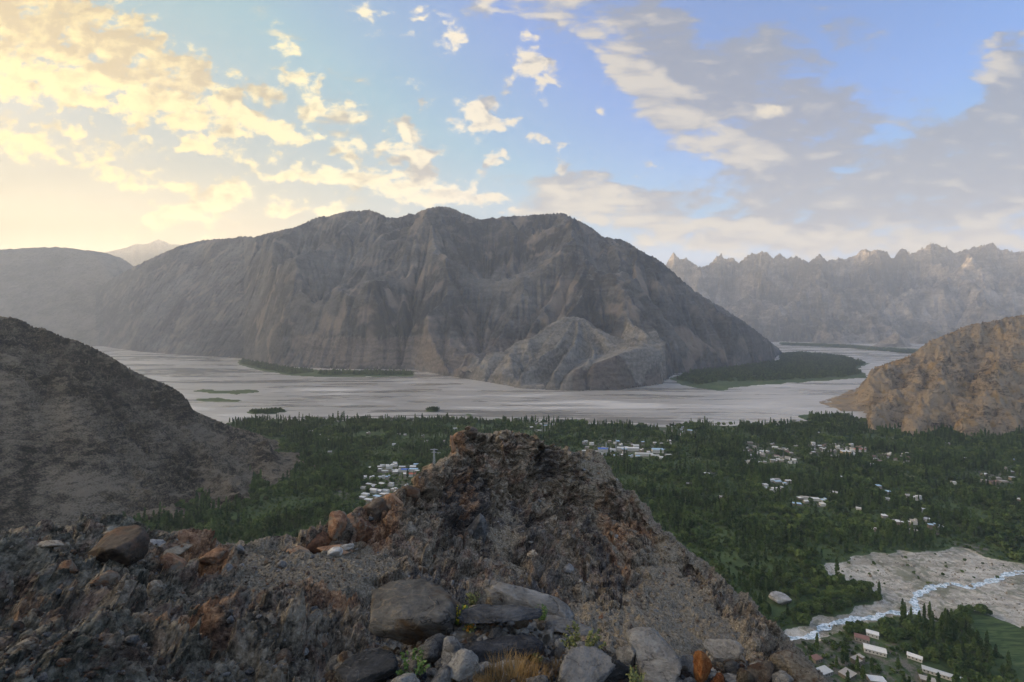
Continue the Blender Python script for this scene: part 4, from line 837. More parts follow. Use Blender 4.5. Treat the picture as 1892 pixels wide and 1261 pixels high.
PR['big'] = (455, dict(sub=5, flat=.85, planes=11, rough=.045, sharp=1.3)); PR['round'] = (461, dict(sub=5, flat=.9, planes=18, rough=.06, sharp=.8)); PR['point'] = (465, dict(sub=4, flat=1.25, planes=8))
_rc = {}
def rmesh(proto, mat, name):
    key = (proto, mat)
    if key not in _rc:
        s_, kw = PR[proto]; me = rock_mesh(name, s_, **kw); me.materials.append(RM[mat]); _rc[key] = me
    return _rc[key]
def put_rock(proto, mat, loc, w_, hfac, rz, label, name='boulder', cat='rock', group=None, tilt=(0, 0), sink=.12):
    o = bpy.data.objects.new(name, rmesh(proto, mat, name)); COL.objects.link(o)
    o.scale = (w_, w_ * random.uniform(.75, 1.05), w_ * hfac); o.rotation_euler = (tilt[0], tilt[1], rz); o.location = (loc[0], loc[1], loc[2] - sink * w_ * hfac)
    return tag(o, label, cat, group)
# the ones that can be pointed at, on the spur: (px, py of the base, width px, height factor, shape, stone, label)
NAMED = [
 (197,990,62,.9,'s0','tan','tan flat-topped boulder on the highest point of the left ridge'),
 (168,1048,100,1.0,'big','brown','big dark brown block with a flat top on the left ridge'),
 (40,1010,66,.9,'s1','tan','long tan slab lying on the ridge line at the left edge'),
 (14,1030,58,.9,'s2','tan','flat tan slab below the ridge line at the left edge'),
 (98,1064,38,1.0,'b0','rust','pinkish stone between the left edge and the big dark brown block'),
 (145,1086,46,.9,'b1','rust','rust stone below the big dark brown block'),
 (148,1122,52,.9,'b2','tan','tan angular stone lowest of the row under the dark brown block'),
 (188,1095,46,.7,'b3','brown','brown stone to the right of the rust stone below the brown block'),
 (345,1040,38,1.3,'point','rust','pointed orange-brown rock standing on the left ridge'),
 (316,1068,56,1.25,'b4','rust','big rusty outcrop block under the pointed ridge rock'),
 (386,1047,52,.9,'b5','rust','cracked rusty block right of the pointed ridge rock'),
 (300,1020,44,.9,'s3','tan','thin tan slab left of the pointed ridge rock'),
 (282,1060,44,.9,'b6','grey','grey-green block left of the rusty outcrop block'),
 (418,1024,26,.8,'b0','grey','small round grey stone on the dip of the ridge'),
 (545,1024,62,.9,'s0','rust','long orange slab leaning on the ridge before it climbs'),
 (578,1014,56,1.1,'b1','rust','orange block behind the leaning slabs on the ridge'),
 (612,1010,66,.9,'s1','rust','tilted orange slab under the round rust rock'),
 (622,992,30,1.1,'b6','rust','round rust rock at the foot of the climbing ridge'),
 (664,1010,32,1.3,'point','rust','upright orange stone right of the round rust rock'),
 (638,1016,30,.7,'b2','pale','pale stone at the foot of the upright orange stone'),
 (618,1030,26,.8,'b3','pale','pale grey stone in the scree under the tilted orange slab'),
 (655,975,42,1.1,'b4','rust','rusty block low on the climbing ridge'),
 (690,962,52,1.2,'b5','brown','brown block with a pale cap on the climbing ridge'),
 (722,952,46,1.3,'b0','rust','reddish block halfway up the climbing ridge'),
 (752,920,40,1.0,'b2','brown','brown block under the step of the rock knob'),
 (884,1008,40,1.2,'round','dark','smooth purple-grey boulder in the face of the rock knob'),
 (846,840,24,1.3,'point','rust','rusty tooth at the left shoulder of the rock knob'),
 (868,806,24,1.0,'b3','brown','dark stone on the very top of the rock knob'),
 (620,868,0,0,'b0','grey',''),
]
for (px, py, wp, hf, pr, mt, lb) in NAMED:
    if not wp: continue
    p, n = spur_at(px, py); w_ = wp / F * p[1]
    put_rock(pr, mt, p + np.array([0, w_ * .3, 0]), w_, hf, random.uniform(-.5, .5), lb, group='boulders on the rocky spur', tilt=(random.uniform(-.15, .15), random.uniform(-.2, .2)), sink=.2)
# scattered blocks, left part of the spur and under the knob
zones = [((0, 620), (1030, 1255), 60, 'angular block lying on the broken slope of the left ridge'), ((640, 1330), (930, 1225), 50, 'angular block resting on the slope of the rock knob')]
for (xa, xb), (ya, yb), n_, lb in zones:
    for k in range(n_):
        px, py = random.uniform(xa, xb), random.uniform(ya, yb)
        jc = int(np.clip(np.searchsorted(cpx, px), 1, NC - 1))
        if py < np.interp(px, cr[:, 0], cr[:, 1]) + 14: continue
        p, n = spur_at(px, py); w_ = random.choice([.25, .35, .35, .5, .6, .9]) * (.25 + p[1] / 50)
        mt = random.choice(['grey', 'brown', 'brown', 'tan', 'rust', 'dark'] if xa > 600 else ['grey', 'grey', 'brown', 'tan', 'dark', 'rust'])
        put_rock('b%d' % random.randrange(7) if random.random() < .7 else 's%d' % random.randrange(4), mt, p, w_, random.uniform(.8, 1.2), random.uniform(0, 6.28), lb, name='rock', group=lb.replace('angular block', 'blocks'), tilt=(random.uniform(-.4, .4), random.uniform(-.4, .4)), sink=.3)

# on the ledge
LEDGE = [
 (735,1196,172,.78,'big','boulder',.2,'large grey-brown boulder with a rusty hollow on the left of the ledge','boulder'),
 (664,1296,112,.62,'big','dark',.8,'dark grey boulder at the bottom edge, left of the ledge stones','boulder'),
 (928,1196,168,.62,'slab0','slate',.08,'upper dark slate slab of the stack in the middle of the ledge','slab'),
 (925,1234,172,.78,'slab1','slate',.0,'lower dark slate slab under the upper one on the ledge','slab'),
 (850,1262,64,1.1,'b1','pale',.4,'pale square block left of the lower slate slab','rock'),
 (812,1275,56,1.2,'b2','grey',1.2,'grey upright stone left of the pale square block','rock'),
 (846,1212,64,.8,'s0','grey',.2,'flat grey stone on the left end of the slate slabs','rock'),
 (802,1212,44,1.0,'b3','grey',.9,'grey wedge stone above the flat grey stone','rock'),
 (975,1142,190,.85,'slab1','pale',-.35,'long pale tilted slab at the back of the ledge','slab'),
 (1050,1172,120,.7,'slab0','grey',-.3,'grey weathered slab sloping down behind the ledge shrub','slab'),
 (838,1142,56,.9,'b4','tan',.1,'tan block at the back left of the ledge','rock'),
 (968,1168,30,1.0,'b5','tan',.5,'small tan cube-like stone behind the slate slabs','rock'),
 (912,1160,34,1.0,'point','tan',.3,'upright greenish-tan stone behind the slate slabs','rock'),
 (1092,1300,130,.72,'big','grey',1.1,'grey boulder with a crack at the bottom edge right of the grass','boulder'),
 (1160,1250,34,1.2,'round','pale',.1,'pale rounded stone right of the grey cracked boulder','rock'),
 (1222,1262,90,.42,'b6','pale',.2,'pale crusted rock on the right part of the ledge','rock'),
 (1180,1214,52,.6,'s1','slate',-.2,'thin blue-grey stone on the right rim of the ledge','rock'),
 (1142,1275,70,.9,'b0','dark',.6,'dark grey rock against the right side of the cracked boulder','rock'),
 (1302,1268,34,1.5,'point','orange',.1,'bright orange rock, left one of the pair on the right ledge','rock'),
 (1330,1272,38,1.25,'b2','orange',.7,'bright orange rock, right one of the pair on the right ledge','rock'),
 (1385,1272,30,1.5,'b4','tan',.1,'yellow-tan upright rock right of the orange pair','rock'),
 (1420,1270,56,.8,'b5','brown',.6,'dark brown block beside the yellow-tan rock','rock'),
 (1452,1244,20,1.0,'b3','orange',.9,'small orange stone on top of the dark brown block','rock'),
 (1350,1214,62,.6,'round','pale',.3,'pale low boulder behind the orange pair','rock'),
 (1275,1240,44,.8,'b1','grey',.3,'grey stone left of the orange pair','rock'),
 (1490,1272,56,.6,'b6','tan',.3,'tan rock at the far right end of the ledge','rock'),
]
used = []
for (px, py, wp, hf, pr, mt, rz, lb, ct) in LEDGE:
    p, n = ledge_at(px, py); w_ = wp / F * p[1]
    o = put_rock(pr, mt, p + np.array([0, w_ * .3, 0]), w_, hf, rz, lb, name={'boulder': 'boulder', 'slab': 'stone_slab'}.get(ct, 'rock'), cat=ct, group='rocks on the ledge', sink=.10)
    used.append((px, py - wp * .2, wp * .5))
for o in [q for q in COL.objects if q.get('label', '').startswith('upper dark slate')]: o.location.z += .085
for o in [q for q in COL.objects if q.get('label', '').startswith('long pale tilted')]: o.rotation_euler = (0.05, .26, -.3)
k = 0
while k < 200:
    px = random.gauss(930, 200) if k % 3 else random.uniform(620, 1480); e = np.interp(px, eg[:, 0], eg[:, 1])
    py = random.uniform(e + 4, 1290)
    if px < 600 or any(abs(px - a) < c and abs(py - b_) < c * .5 for a, b_, c in used): continue
    p, n = ledge_at(px, py); wp = random.choice([10, 13, 16, 20, 26, 34]) * (.8 if py < 1150 else 1)
    used.append((px, py, wp * .32)); w_ = wp / F * p[1]
    mt = random.choice(['grey', 'grey', 'pale', 'pale', 'slate', 'dark', 'tan', 'pale'])
    put_rock('b%d' % random.randrange(7) if random.random() < .6 else 's%d' % random.randrange(4), mt, p, w_, random.uniform(.7, 1.1), random.uniform(0, 6.28),
             {'grey': 'small grey broken stone among the rubble of the ledge', 'pale': 'small whitish stone among the rubble of the ledge', 'slate': 'small blue-black slate chip among the rubble of the ledge', 'dark': 'small dark grey stone among the rubble of the ledge', 'tan': 'small tan stone among the rubble of the ledge'}[mt],
             name='stone', cat='stone', group='loose %s stones of the ledge' % mt, tilt=(random.uniform(-.3, .3), random.uniform(-.3, .3)), sink=.15); k += 1

# ---------------------------------------------------------------- scatter helper: geometry nodes instances on a point cloud
def scatter(name, pts_, scl, rot, protos, mats=None, label=None):
    """one object of countless small copies; pts_ Nx3, scl Nx3, rot N (about z)"""
    me = bpy.data.meshes.new(name); me.vertices.add(len(pts_)); me.vertices.foreach_set('co', np.asarray(pts_, np.float32).ravel())
    a = me.attributes.new('scl', 'FLOAT_VECTOR', 'POINT'); a.data.foreach_set('vector', np.asarray(scl, np.float32).ravel())
    a = me.attributes.new('rot', 'FLOAT_VECTOR', 'POINT'); a.data.foreach_set('vector', np.asarray(rot, np.float32).ravel())
    a = me.attributes.new('pick', 'INT', 'POINT'); a.data.foreach_set('value', rng.integers(0, len(protos), len(pts_)).astype(np.int32))
    o = link(name, me); cl = bpy.data.collections.new(name + '_kinds')
    for q in protos: cl.objects.link(q)
    ng = bpy.data.node_groups.new(name + '_scatter', 'GeometryNodeTree')
    ng.interface.new_socket('Geometry', in_out='INPUT', socket_type='NodeSocketGeometry'); ng.interface.new_socket('Geometry', in_out='OUTPUT', socket_type='NodeSocketGeometry')
    N = ng.nodes; L = ng.links; gi = N.new('NodeGroupInput'); go = N.new('NodeGroupOutput'); ip = N.new('GeometryNodeInstanceOnPoints'); ci = N.new('GeometryNodeCollectionInfo')
    ci.inputs['Collection'].default_value = cl; ci.inputs['Separate Children'].default_value = True; ci.inputs['Reset Children'].default_value = True
    def na(nm, ty):
        n = N.new('GeometryNodeInputNamedAttribute'); n.data_type = ty; n.inputs['Name'].default_value = nm; return [s for s in n.outputs if s.enabled and s.name == 'Attribute'][0]
    L.new(gi.outputs[0], ip.inputs['Points']); L.new(ci.outputs[0], ip.inputs['Instance']); ip.inputs['Pick Instance'].default_value = True
    L.new(na('pick', 'INT'), ip.inputs['Instance Index']); L.new(na('scl', 'FLOAT_VECTOR'), ip.inputs['Scale'])
    er = N.new('FunctionNodeEulerToRotation'); L.new(na('rot', 'FLOAT_VECTOR'), er.inputs[0]); L.new(er.outputs[0], ip.inputs['Rotation'])
    L.new(ip.outputs[0], go.inputs[0]); md = o.modifiers.new('scatter', 'NODES'); md.node_group = ng; o['kind'] = 'stuff'
    return o
def proto_obj(name, me): return bpy.data.objects.new(name, me)
gp = []
for i, mt in enumerate(['grey', 'tan', 'brown', 'tan', 'brown', 'grey', 'rust', 'brown']):
    me = rock_mesh('pebble', 500 + i, sub=2, flat=.6, planes=9); me.materials.append(RM[mt]); gp.append(proto_obj('pebble', me))
# rubble on the spur
pp, ss, rr_ = [], [], []
wgt = np.clip(.25 + scree[:NR] + .5 * (pxm[:NR] < 600), 0, None) * (pym[:NR] < 1330) * (pxm[:NR] > -60)
wgt /= wgt.sum(); ch = rng.choice(wgt.size, 8000, p=wgt.ravel())
q = SURF.reshape(-1, 3)[ch]; dd = q[:, 1]
s_ = .045 * np.exp(rng.normal(0, .55, len(q))) * (1 + dd / 26)
scatter('scree_rubble', q + np.c_[np.zeros((len(q), 2)), -s_ * .1], np.c_[s_, s_ * rng.uniform(.7, 1.1, len(q)), s_ * rng.uniform(.7, 1.2, len(q))], rng.uniform(-.5, .5, (len(q), 3)) * [1, 1, 12], gp)
# gravel on the ledge
px = rng.uniform(560, 1560, 9000); e = np.interp(px, eg[:, 0], eg[:, 1]); py = e + (1320 - e) * rng.uniform(0, 1, 9000) ** .9
D = led_D(py); kk = np.clip(np.searchsorted(lx, px), 0, len(lx) - 1); z = np.array([P3l[np.argmin(np.abs(Dl[:420, a] - d_)), a, 2] for a, d_ in zip(kk, D)])
dens = fbm((px) / 60, py / 40, 3, 260) > -.15; px, py, D, z = px[dens], py[dens], D[dens], z[dens]
s_ = .015 * np.exp(rng.normal(0, .55, len(px)))
scatter('ledge_gravel', np.c_[(px - CX) / F * D, D, z - s_ * .1], np.c_[s_, s_ * .9, s_ * .9], rng.uniform(-.5, .5, (len(px), 3)) * [1, 1, 12], gp)
# ---------------------------------------------------------------- trees
def leaf_cloud(seed, n, fn, size, flat=.5):
    """n small leaf-clump faces placed by fn(rng) -> (pos, outward dir)"""
    r_ = np.random.default_rng(seed); p, d = fn(r_, n); m_ = len(p)
    a = r_.normal(size=(m_, 3)) + d * .6; a /= np.linalg.norm(a, axis=1, keepdims=True)
    u = np.cross(a, r_.normal(size=(m_, 3))); u /= np.linalg.norm(u, axis=1, keepdims=True); v = np.cross(a, u)
    s = size * r_.uniform(.6, 1.4, (m_, 1))
    q = np.stack([p - u * s - v * s * flat, p + u * s * .8 - v * s, p + u * s + v * s * flat, p - u * s * .7 + v * s], 1).reshape(-1, 3)
    return q, np.arange(m_ * 4).reshape(-1, 4)
def poplar_fn(h, rad, base=.08):
    def fn(r_, n):
        t = r_.uniform(base, 1, n) ** .9; nb = 26
        k = r_.integers(0, nb, n); rb = np.random.default_rng(3).uniform(.55, 1.15, nb); ang = k / nb * 6.283 * 5 + r_.normal(0, .35, n)
        prof = np.sin(np.clip(t * 1.02, 0, 1) ** .62 * np.pi) ** .7
        rr = rad * prof * rb[k] * r_.uniform(.25, 1, n) ** .5
        p = np.stack([np.cos(ang) * rr, np.sin(ang) * rr, t * h + rr * .7], 1)
        d = np.stack([np.cos(ang), np.sin(ang), np.full(n, .6)], 1); return p, d
    return fn
def round_fn(h, rad, seed):
    def fn(r_, n):
        rb = np.random.default_rng(seed); c = rb.normal(size=(9, 3)); c /= np.linalg.norm(c, axis=1, keepdims=True); c = c * rad * .55; c[:, 2] = np.abs(c[:, 2]) * .9 + h * .5
        cr_ = rad * rb.uniform(.38, .62, 9); k = r_.integers(0, 9, n); d = r_.normal(size=(n, 3)); d /= np.linalg.norm(d, axis=1, keepdims=True)
        p = c[k] + d * (cr_[k] * r_.uniform(.55, 1, n) ** .5)[:, None]; p[:, 2] = np.maximum(p[:, 2], h * .12); return p, d
    return fn
def tube(pts_, rad, k=6):
    V, Fq = [], []
    for i, (p, r0) in enumerate(zip(pts_, rad)):
        for j in range(k): V.append((p[0] + math.cos(j / k * 6.283) * r0, p[1] + math.sin(j / k * 6.283) * r0, p[2]))
    for i in range(len(pts_) - 1):
        for j in range(k): Fq.append((i * k + j, i * k + (j + 1) % k, (i + 1) * k + (j + 1) % k, (i + 1) * k + j))
    return V, Fq
def join(parts):
    V, Fq, o = [], [], 0
    for v, f in parts: V.append(np.asarray(v, float)); Fq.append(np.asarray(f) + o); o += len(v)
    return np.vstack(V), np.vstack(Fq)
def leaf_mat(name, c0, c1, c2):
    m, nt, b = material(name); oi = nt.new('ShaderNodeObjectInfo'); geo = nt.new('ShaderNodeNewGeometry')
    big = nt.noise(geo.outputs['Position'], .012, 3, .6)
    f = nt.math('ADD', nt.math('MULTIPLY', oi.outputs['Random'], .62), nt.math('MULTIPLY', nt.noise(geo.outputs['Position'], .35, 3, .6), .3)); f = nt.math('ADD', f, nt.math('MULTIPLY', nt.math('SUBTRACT', big, .38), 1.1))
    nt.put(b.inputs['Base Color'], nt.ramp(f, [(.15, c0), (.5, c1), (.9, c2)])); b.inputs['Roughness'].default_value = .7
    tr = nt.new('ShaderNodeBsdfTranslucent'); nt.l.new(nt.ramp(f, [(.2, c1), (.9, c2)]), tr.inputs[0]); mx = nt.new('ShaderNodeMixShader'); mx.inputs[0].default_value = .25
    out = [n for n in nt.n if n.type == 'OUTPUT_MATERIAL'][0]; nt.l.new(b.outputs[0], mx.inputs[1]); nt.l.new(tr.outputs[0], mx.inputs[2]); nt.l.new(mx.outputs[0], out.inputs[0]); return m
m_pop = leaf_mat('poplar_leaves', (.017, .036, .012), (.036, .070, .020), (.088, .140, .038))
m_brd = leaf_mat('broad_leaves', (.020, .040, .013), (.045, .083, .023), (.115, .165, .045))
m_bark, nt, b = material('bark'); nt.put(b.inputs['Base Color'], nt.ramp(nt.noise(nt.new('ShaderNodeNewGeometry').outputs['Position'], 2.0, 4), [(.3, (.06, .05, .04)), (.7, (.16, .14, .115))]))
def tree_meshes(kind, seed, n, sz, h, rad):
    fn = poplar_fn(h, rad) if kind == 'poplar' else round_fn(h, rad, seed)
    V, Fq = leaf_cloud(seed, n, fn, sz); cm_ = mesh_np('crown', V, Fq, False); cm_.materials.append(m_pop if kind == 'poplar' else m_brd)
    r_ = random.Random(seed); parts = [tube([(0, 0, -.5), (.1, 0, h * .3), (0, .1, h * .75)], [h * .016, h * .012, h * .004])]
    for i in range(6 if kind != 'poplar' else 3):
        a = r_.uniform(0, 6.28); z0 = h * r_.uniform(.2, .5); l = rad * (.7 if kind != 'poplar' else .4)
        parts.append(tube([(0, 0, z0), (math.cos(a) * l * .5, math.sin(a) * l * .5, z0 + h * .12), (math.cos(a) * l, math.sin(a) * l, z0 + h * .25)], [h * .008, h * .005, h * .002], 5))
    V, Fq = join(parts); tm = mesh_np('trunk', V, Fq); tm.materials.append(m_bark); return cm_, tm
FIN = [('poplar', 601, 620, .55, 19, 2.1), ('poplar', 602, 560, .55, 16, 2.3), ('poplar', 603, 500, .55, 21, 1.9), ('round', 604, 620, .75, 9, 5.0), ('round', 605, 560, .75, 11, 5.5), ('round', 606, 460, .62, 7, 4.0)]
fin_m = [tree_meshes(*a) for a in FIN]
# coarse copies for the wood
LOW = [('poplar', 611, 130, 1.0, 19, 2.0), ('poplar', 612, 130, 1.0, 16, 2.3), ('poplar', 613, 120, 1.0, 22, 1.8), ('poplar', 614, 110, 1.0, 14, 2.0), ('round', 615, 150, 1.35, 9, 5.0), ('round', 616, 140, 1.35, 11, 5.6), ('round', 617, 120, 1.1, 7, 4.2)]
low_p = []
for a in LOW:
    c, t = tree_meshes(*a)
    me = c.copy(); me.name = 'tree'; low_p.append(proto_obj('tree_%s' % a[0], me))

# where nothing tall grows
KEEP = []                                           # (x, y, r) round the houses, filled below
SHPX = [30,60,240,300,340,400,450,500,540,570,590,600]; SHPY = [990,980,936,934,942,944,932,914,890,874,858,848]
def open_ground(X, Y, pad=0):
    px = CX + F * X / Y; py = HY + F * HC / Y
    bad = bed_mask(X, Y) | inpoly(X, Y, FIELD)
    for gx, gy, gh in (NLG, NRG):                    # nothing is planted on the bare hillsides
        st_ = gx[0, 1] - gx[0, 0]; fx, fy = (X - gx[0, 0]) / st_, (Y - gy[0, 0]) / st_
        inn = (fx > 0) & (fx < gx.shape[1] - 2) & (fy > 0) & (fy < gx.shape[0] - 2)
        bad |= inn & (bil(gh, fx, fy) > .6)
    near_ = (Y < 820) & (X > 200)
    if near_.any():
        xs_, ys_ = X[near_], Y[near_]; dm_ = np.full(xs_.shape, 1e9)
        for q in STREAM_XY[::4]: dm_ = np.minimum(dm_, np.hypot(xs_ - q[0], ys_ - q[1]))
        t_ = bad[near_]; t_ |= dm_ < 12; bad[near_] = t_
    return bad
# ---------------------------------------------------------------- houses
m_wall = {}
for nm, c in (('mud', (.22, .19, .15)), ('white', (.58, .57, .54)), ('stone', (.30, .28, .25)), ('yellow', (.50, .40, .22))):
    m, nt, b = material(nm + '_wall'); g_ = nt.new('ShaderNodeNewGeometry').outputs['Position']; n_ = nt.noise(g_, 1.2, 6, .65)
    nt.put(b.inputs['Base Color'], nt.mix(nt.mr(n_, .35, .65), tuple(x * .72 for x in c), c)); b.inputs['Roughness'].default_value = .9; m_wall[nm] = m
m_roof = {}
for nm, c in (('mud', (.40, .37, .33)), ('white', (.70, .69, .66)), ('blue', (.06, .16, .52)), ('sky', (.42, .58, .72)), ('red', (.42, .12, .06)), ('rustred', (.22, .12, .10)), ('tin', (.50, .51, .50))):
    m, nt, b = material(nm + '_roof'); tc = nt.new('ShaderNodeTexCoord').outputs['Object']; n_ = nt.noise(tc, 2.5, 5, .65); wv = nt.new('ShaderNodeTexWave'); nt.l.new(tc, wv.inputs[0]); wv.inputs['Scale'].default_value = 1.6
    nt.put(b.inputs['Base Color'], nt.mix(nt.mr(n_, .42, .68), c, tuple(x * .6 for x in c))); b.inputs['Roughness'].default_value = .55 if nm != 'mud' else .95
    if nm != 'mud': nt.put(b.inputs['Normal'], nt.bump(wv.outputs[1], .4, .05))
    m_roof[nm] = m
m_glass, nt, b = material('dark_window'); nt.put(b.inputs['Base Color'], (.03, .035, .04)); b.inputs['Roughness'].default_value = .2
def box(x0, x1, y0, y1, z0, z1):
    V = [(x, y, z) for z in (z0, z1) for y in (y0, y1) for x in (x0, x1)]
    return V, [(0, 2, 3, 1), (4, 5, 7, 6), (0, 1, 5, 4), (2, 6, 7, 3), (0, 4, 6, 2), (1, 3, 7, 5)]
_hm = {}
def house_parts(L, W_, Hh, kind):
    key = (L, W_, Hh, kind)
    if key in _hm: return _hm[key]
    wl_ = join([box(-L / 2, L / 2, -W_ / 2, W_ / 2, -.5, Hh)] + ([box(L * .1, L / 2 - .3, -W_ / 2 + .3, W_ * .2, Hh + .003, Hh + 2.6)] if kind == 'step' else []))
    if kind == 'gable':
        V = []
        for x in (-L / 2 - .5, L / 2 + .5):
            V += [(x, -W_ / 2 - .6, Hh - .1), (x, W_ / 2 + .6, Hh - .1), (x, 0, Hh + W_ * .22), (x, -W_ / 2 - .6, Hh + .1), (x, W_ / 2 + .6, Hh + .1), (x, 0, Hh + W_ * .22 + .22)]
        Fq = [(0, 2, 5, 3), (2, 1, 4, 5), (6, 9, 11, 8), (8, 11, 10, 7), (3, 5, 11, 9), (5, 4, 10, 11), (0, 3, 9, 6), (1, 7, 10, 4), (0, 6, 8, 2), (2, 8, 7, 1)]
        rf = (np.array(V, float), np.array(Fq))
        gb = [(-L / 2 + .1, -W_ / 2, Hh - .05), (-L / 2 + .1, W_ / 2, Hh - .05), (-L / 2 + .1, 0, Hh + W_ * .2), (-L / 2 + .12, 0, Hh + W_ * .2), (L / 2 - .1, -W_ / 2, Hh - .05), (L / 2 - .1, W_ / 2, Hh - .05), (L / 2 - .1, 0, Hh + W_ * .2), (L / 2 - .12, 0, Hh + W_ * .2)]
        wl_ = join([wl_, (gb, [(0, 2, 3, 1), (4, 5, 7, 6)])])
    else:
        pr_ = [box(-L / 2 - .35, L / 2 + .35, -W_ / 2 - .35, W_ / 2 + .35, Hh + .003, Hh + .32)]
        if kind == 'step': pr_ = [box(-L / 2 - .35, L * .1 - .05, -W_ / 2 - .35, W_ / 2 + .35, Hh + .003, Hh + .32), box(L * .1 - .2, L / 2 + .1, -W_ / 2 - .1, W_ * .2 + .3, Hh + 2.6, Hh + 2.85), box(L * .1 - .03, L / 2 + .35, W_ * .2 + .32, W_ / 2 + .35, Hh + .003, Hh + .30)]
        rf = join(pr_)
    wn_ = []
    nW = max(2, int(L / 3))
    for i in range(nW):
        x = -L / 2 + (i + .5) * L / nW
        for sy in (-1, 1): wn_.append(box(x - .55, x + .55, sy * W_ / 2 - .06, sy * W_ / 2 + .06, Hh * .38, Hh * .38 + 1.3))
    wn_.append(box(L / 2 - .06, L / 2 + .06, -.5, .5, -.4, 2.1))
    wn_ = [mesh_np('window', *map(np.array, w_)) for w_ in wn_]
    for w_ in wn_: w_.materials.append(m_glass)
    _hm[key] = (mesh_np('wall', *wl_, False), mesh_np('roof', *rf, False), wn_); return _hm[key]
_hmm = {}
def house(px, py, L, W_, Hh, kind, wall, roof, ang, label, group, near=False, keep=True, cat='house'):
    x, y = G(px, py); wm, rm, wn_ = house_parts(L, W_, Hh, kind)
    e = empty('house', (x, y, -.05), ang); tag(e, label, cat, group)
    for nm, me, mt in (('wall', wm, m_wall[wall]), ('roof', rm, m_roof[roof])):
        k = (me.name, mt.name)
        if k not in _hmm: m2 = me.copy(); m2.materials.clear(); m2.materials.append(mt); _hmm[k] = m2
        o = bpy.data.objects.new(nm, _hmm[k]); COL.objects.link(o); o.parent = e
    if near:
        for i, w_ in enumerate(wn_):
            o = bpy.data.objects.new('door' if i == len(wn_) - 1 else 'window', w_); COL.objects.link(o); o.parent = e
    KEEP.append((x, y, max(L, W_) * .5 + 2.0, y)); return e
NEARH = [
 (1482,1226,13,8,4,'flat','white','sky','light blue flat-roofed house below the foot of the spur',.3), (1508,1222,9,7,4,'flat','mud','rustred','red-brown roofed house beside the light blue flat roof',.3), (1522,1246,14,9,4,'flat','stone','tin','tin-roofed house below the red-brown roof',.35), (1566,1250,13,10,3.5,'flat','mud','mud','low mud-roofed house in the lower middle of the near hamlet',.5), (1497,1272,12,8,4,'flat','white','white','white-roofed house at the bottom edge of the near hamlet',.3),
 (1592,1184,13,8,4.5,'gable','stone','rustred','house with a faded red roof near the stream bank',-.5), (1612,1176,11,7,4.5,'gable','white','white','white-roofed house beside the faded red roof near the stream',-.6), (1616,1206,19,9,4.5,'gable','white','white','largest white-roofed house in the middle of the near hamlet',-.5), (1585,1226,10,8,5,'step','mud','tan' if False else 'mud','small earth-coloured house with an upper room in the near hamlet',.4), (1690,1218,12,6,3.5,'gable','white','white','white-roofed house standing alone right of the near hamlet',-.7), (1740,1250,30,6,3.5,'gable','white','tin','very long narrow tin-roofed shed near the bottom right',-.62), (1620,1262,14,8,4,'flat','stone','white','white-roofed house at the bottom edge under the long shed',-.2),
 (1714,1262,12,7,4,'flat','mud','mud','mud-roofed house left of the long shed at the bottom',-.5),
]
for (px, py, L, W_, Hh, kd, wl_, rf, lb, an) in NEARH: house(px, py, L, W_, Hh, kd, wl_, rf, an, lb, 'houses of the near hamlet', near=True)
CL = [((668, 775), (858, 886), 30, 'between the trees above the left notch of the spur', .12, 'w'), ((668, 770), (896, 944), 44, 'packed together just left of the rock knob', .08, 'w'),
 ((1072, 1240), (816, 848), 56, 'in the large village behind the rock knob', .1, 'w'), ((1372, 1478), (820, 858), 44, 'in the row of houses in the middle of the wood', .2, 'm'), ((1490, 1600), (820, 847), 44, 'in the village below the cliff of the right hill', .2, 'm'),
 ((1612, 1680), (838, 854), 14, 'strung out under the right hill cliff', .2, 'm'), ((1408, 1462), (888, 912), 14, 'in the bright clearing in the middle of the wood', .2, 'w'), ((1470, 1528), (916, 938), 10, 'in the small clearing right of the middle of the wood', .2, 'w'),
 ((980, 1022), (784, 800), 12, 'near the river bank above the rock knob', .3, 'w'), ((1212, 1292), (792, 806), 10, 'near the river bank right of the mast', .3, 'w'), ((1805, 1885), (868, 896), 12, 'on the pale stony patch near the right edge', .3, 'm'), ((560, 900), (790, 840), 14, 'alone in the wood left of the knob', .4, 'w'), ((1250, 1890), (800, 960), 34, 'alone in the wood right of the knob', .4, 'w'), ((1610, 1760), (960, 1000), 9, 'on the pale strip above the gravel bed', .1, 'w')]
rh = random.Random(5)
for (xa, xb), (ya, yb), n_, where, jit, pal in CL:
    base_an = rh.uniform(-.5, .3)
    for k in range(n_):
        px, py = rh.uniform(xa, xb), rh.uniform(ya, yb)
        x, y = G(px, py)
        if any(abs(x - a) < 10 and abs(y - b_) < 10 for a, b_, *_ in KEEP) or open_ground(np.array([x]), np.array([y]))[0]: continue
        L, W_ = rh.choice([(8, 6), (10, 7), (12, 7), (15, 8), (9, 9)])
        rf = rh.choice(['white', 'white', 'tin', 'white', 'sky', 'mud'] if pal == 'w' else ['white', 'mud', 'mud', 'tin', 'white', 'rustred'])
        wl_ = rh.choice(['white', 'stone', 'mud']); kd = rh.choice(['flat', 'flat', 'gable', 'step']); 
        adj = {'white': 'white-roofed', 'tin': 'pale grey tin-roofed', 'sky': 'light blue-roofed', 'mud': 'earth-roofed', 'rustred': 'dull red-roofed'}[rf]
        house(px, py, L, W_, rh.choice([3.5, 4.5, 6.5]), kd, wl_, rf, base_an + rh.uniform(-jit, jit), '%s house %s' % (adj, where), '%s houses %s' % (adj, where))
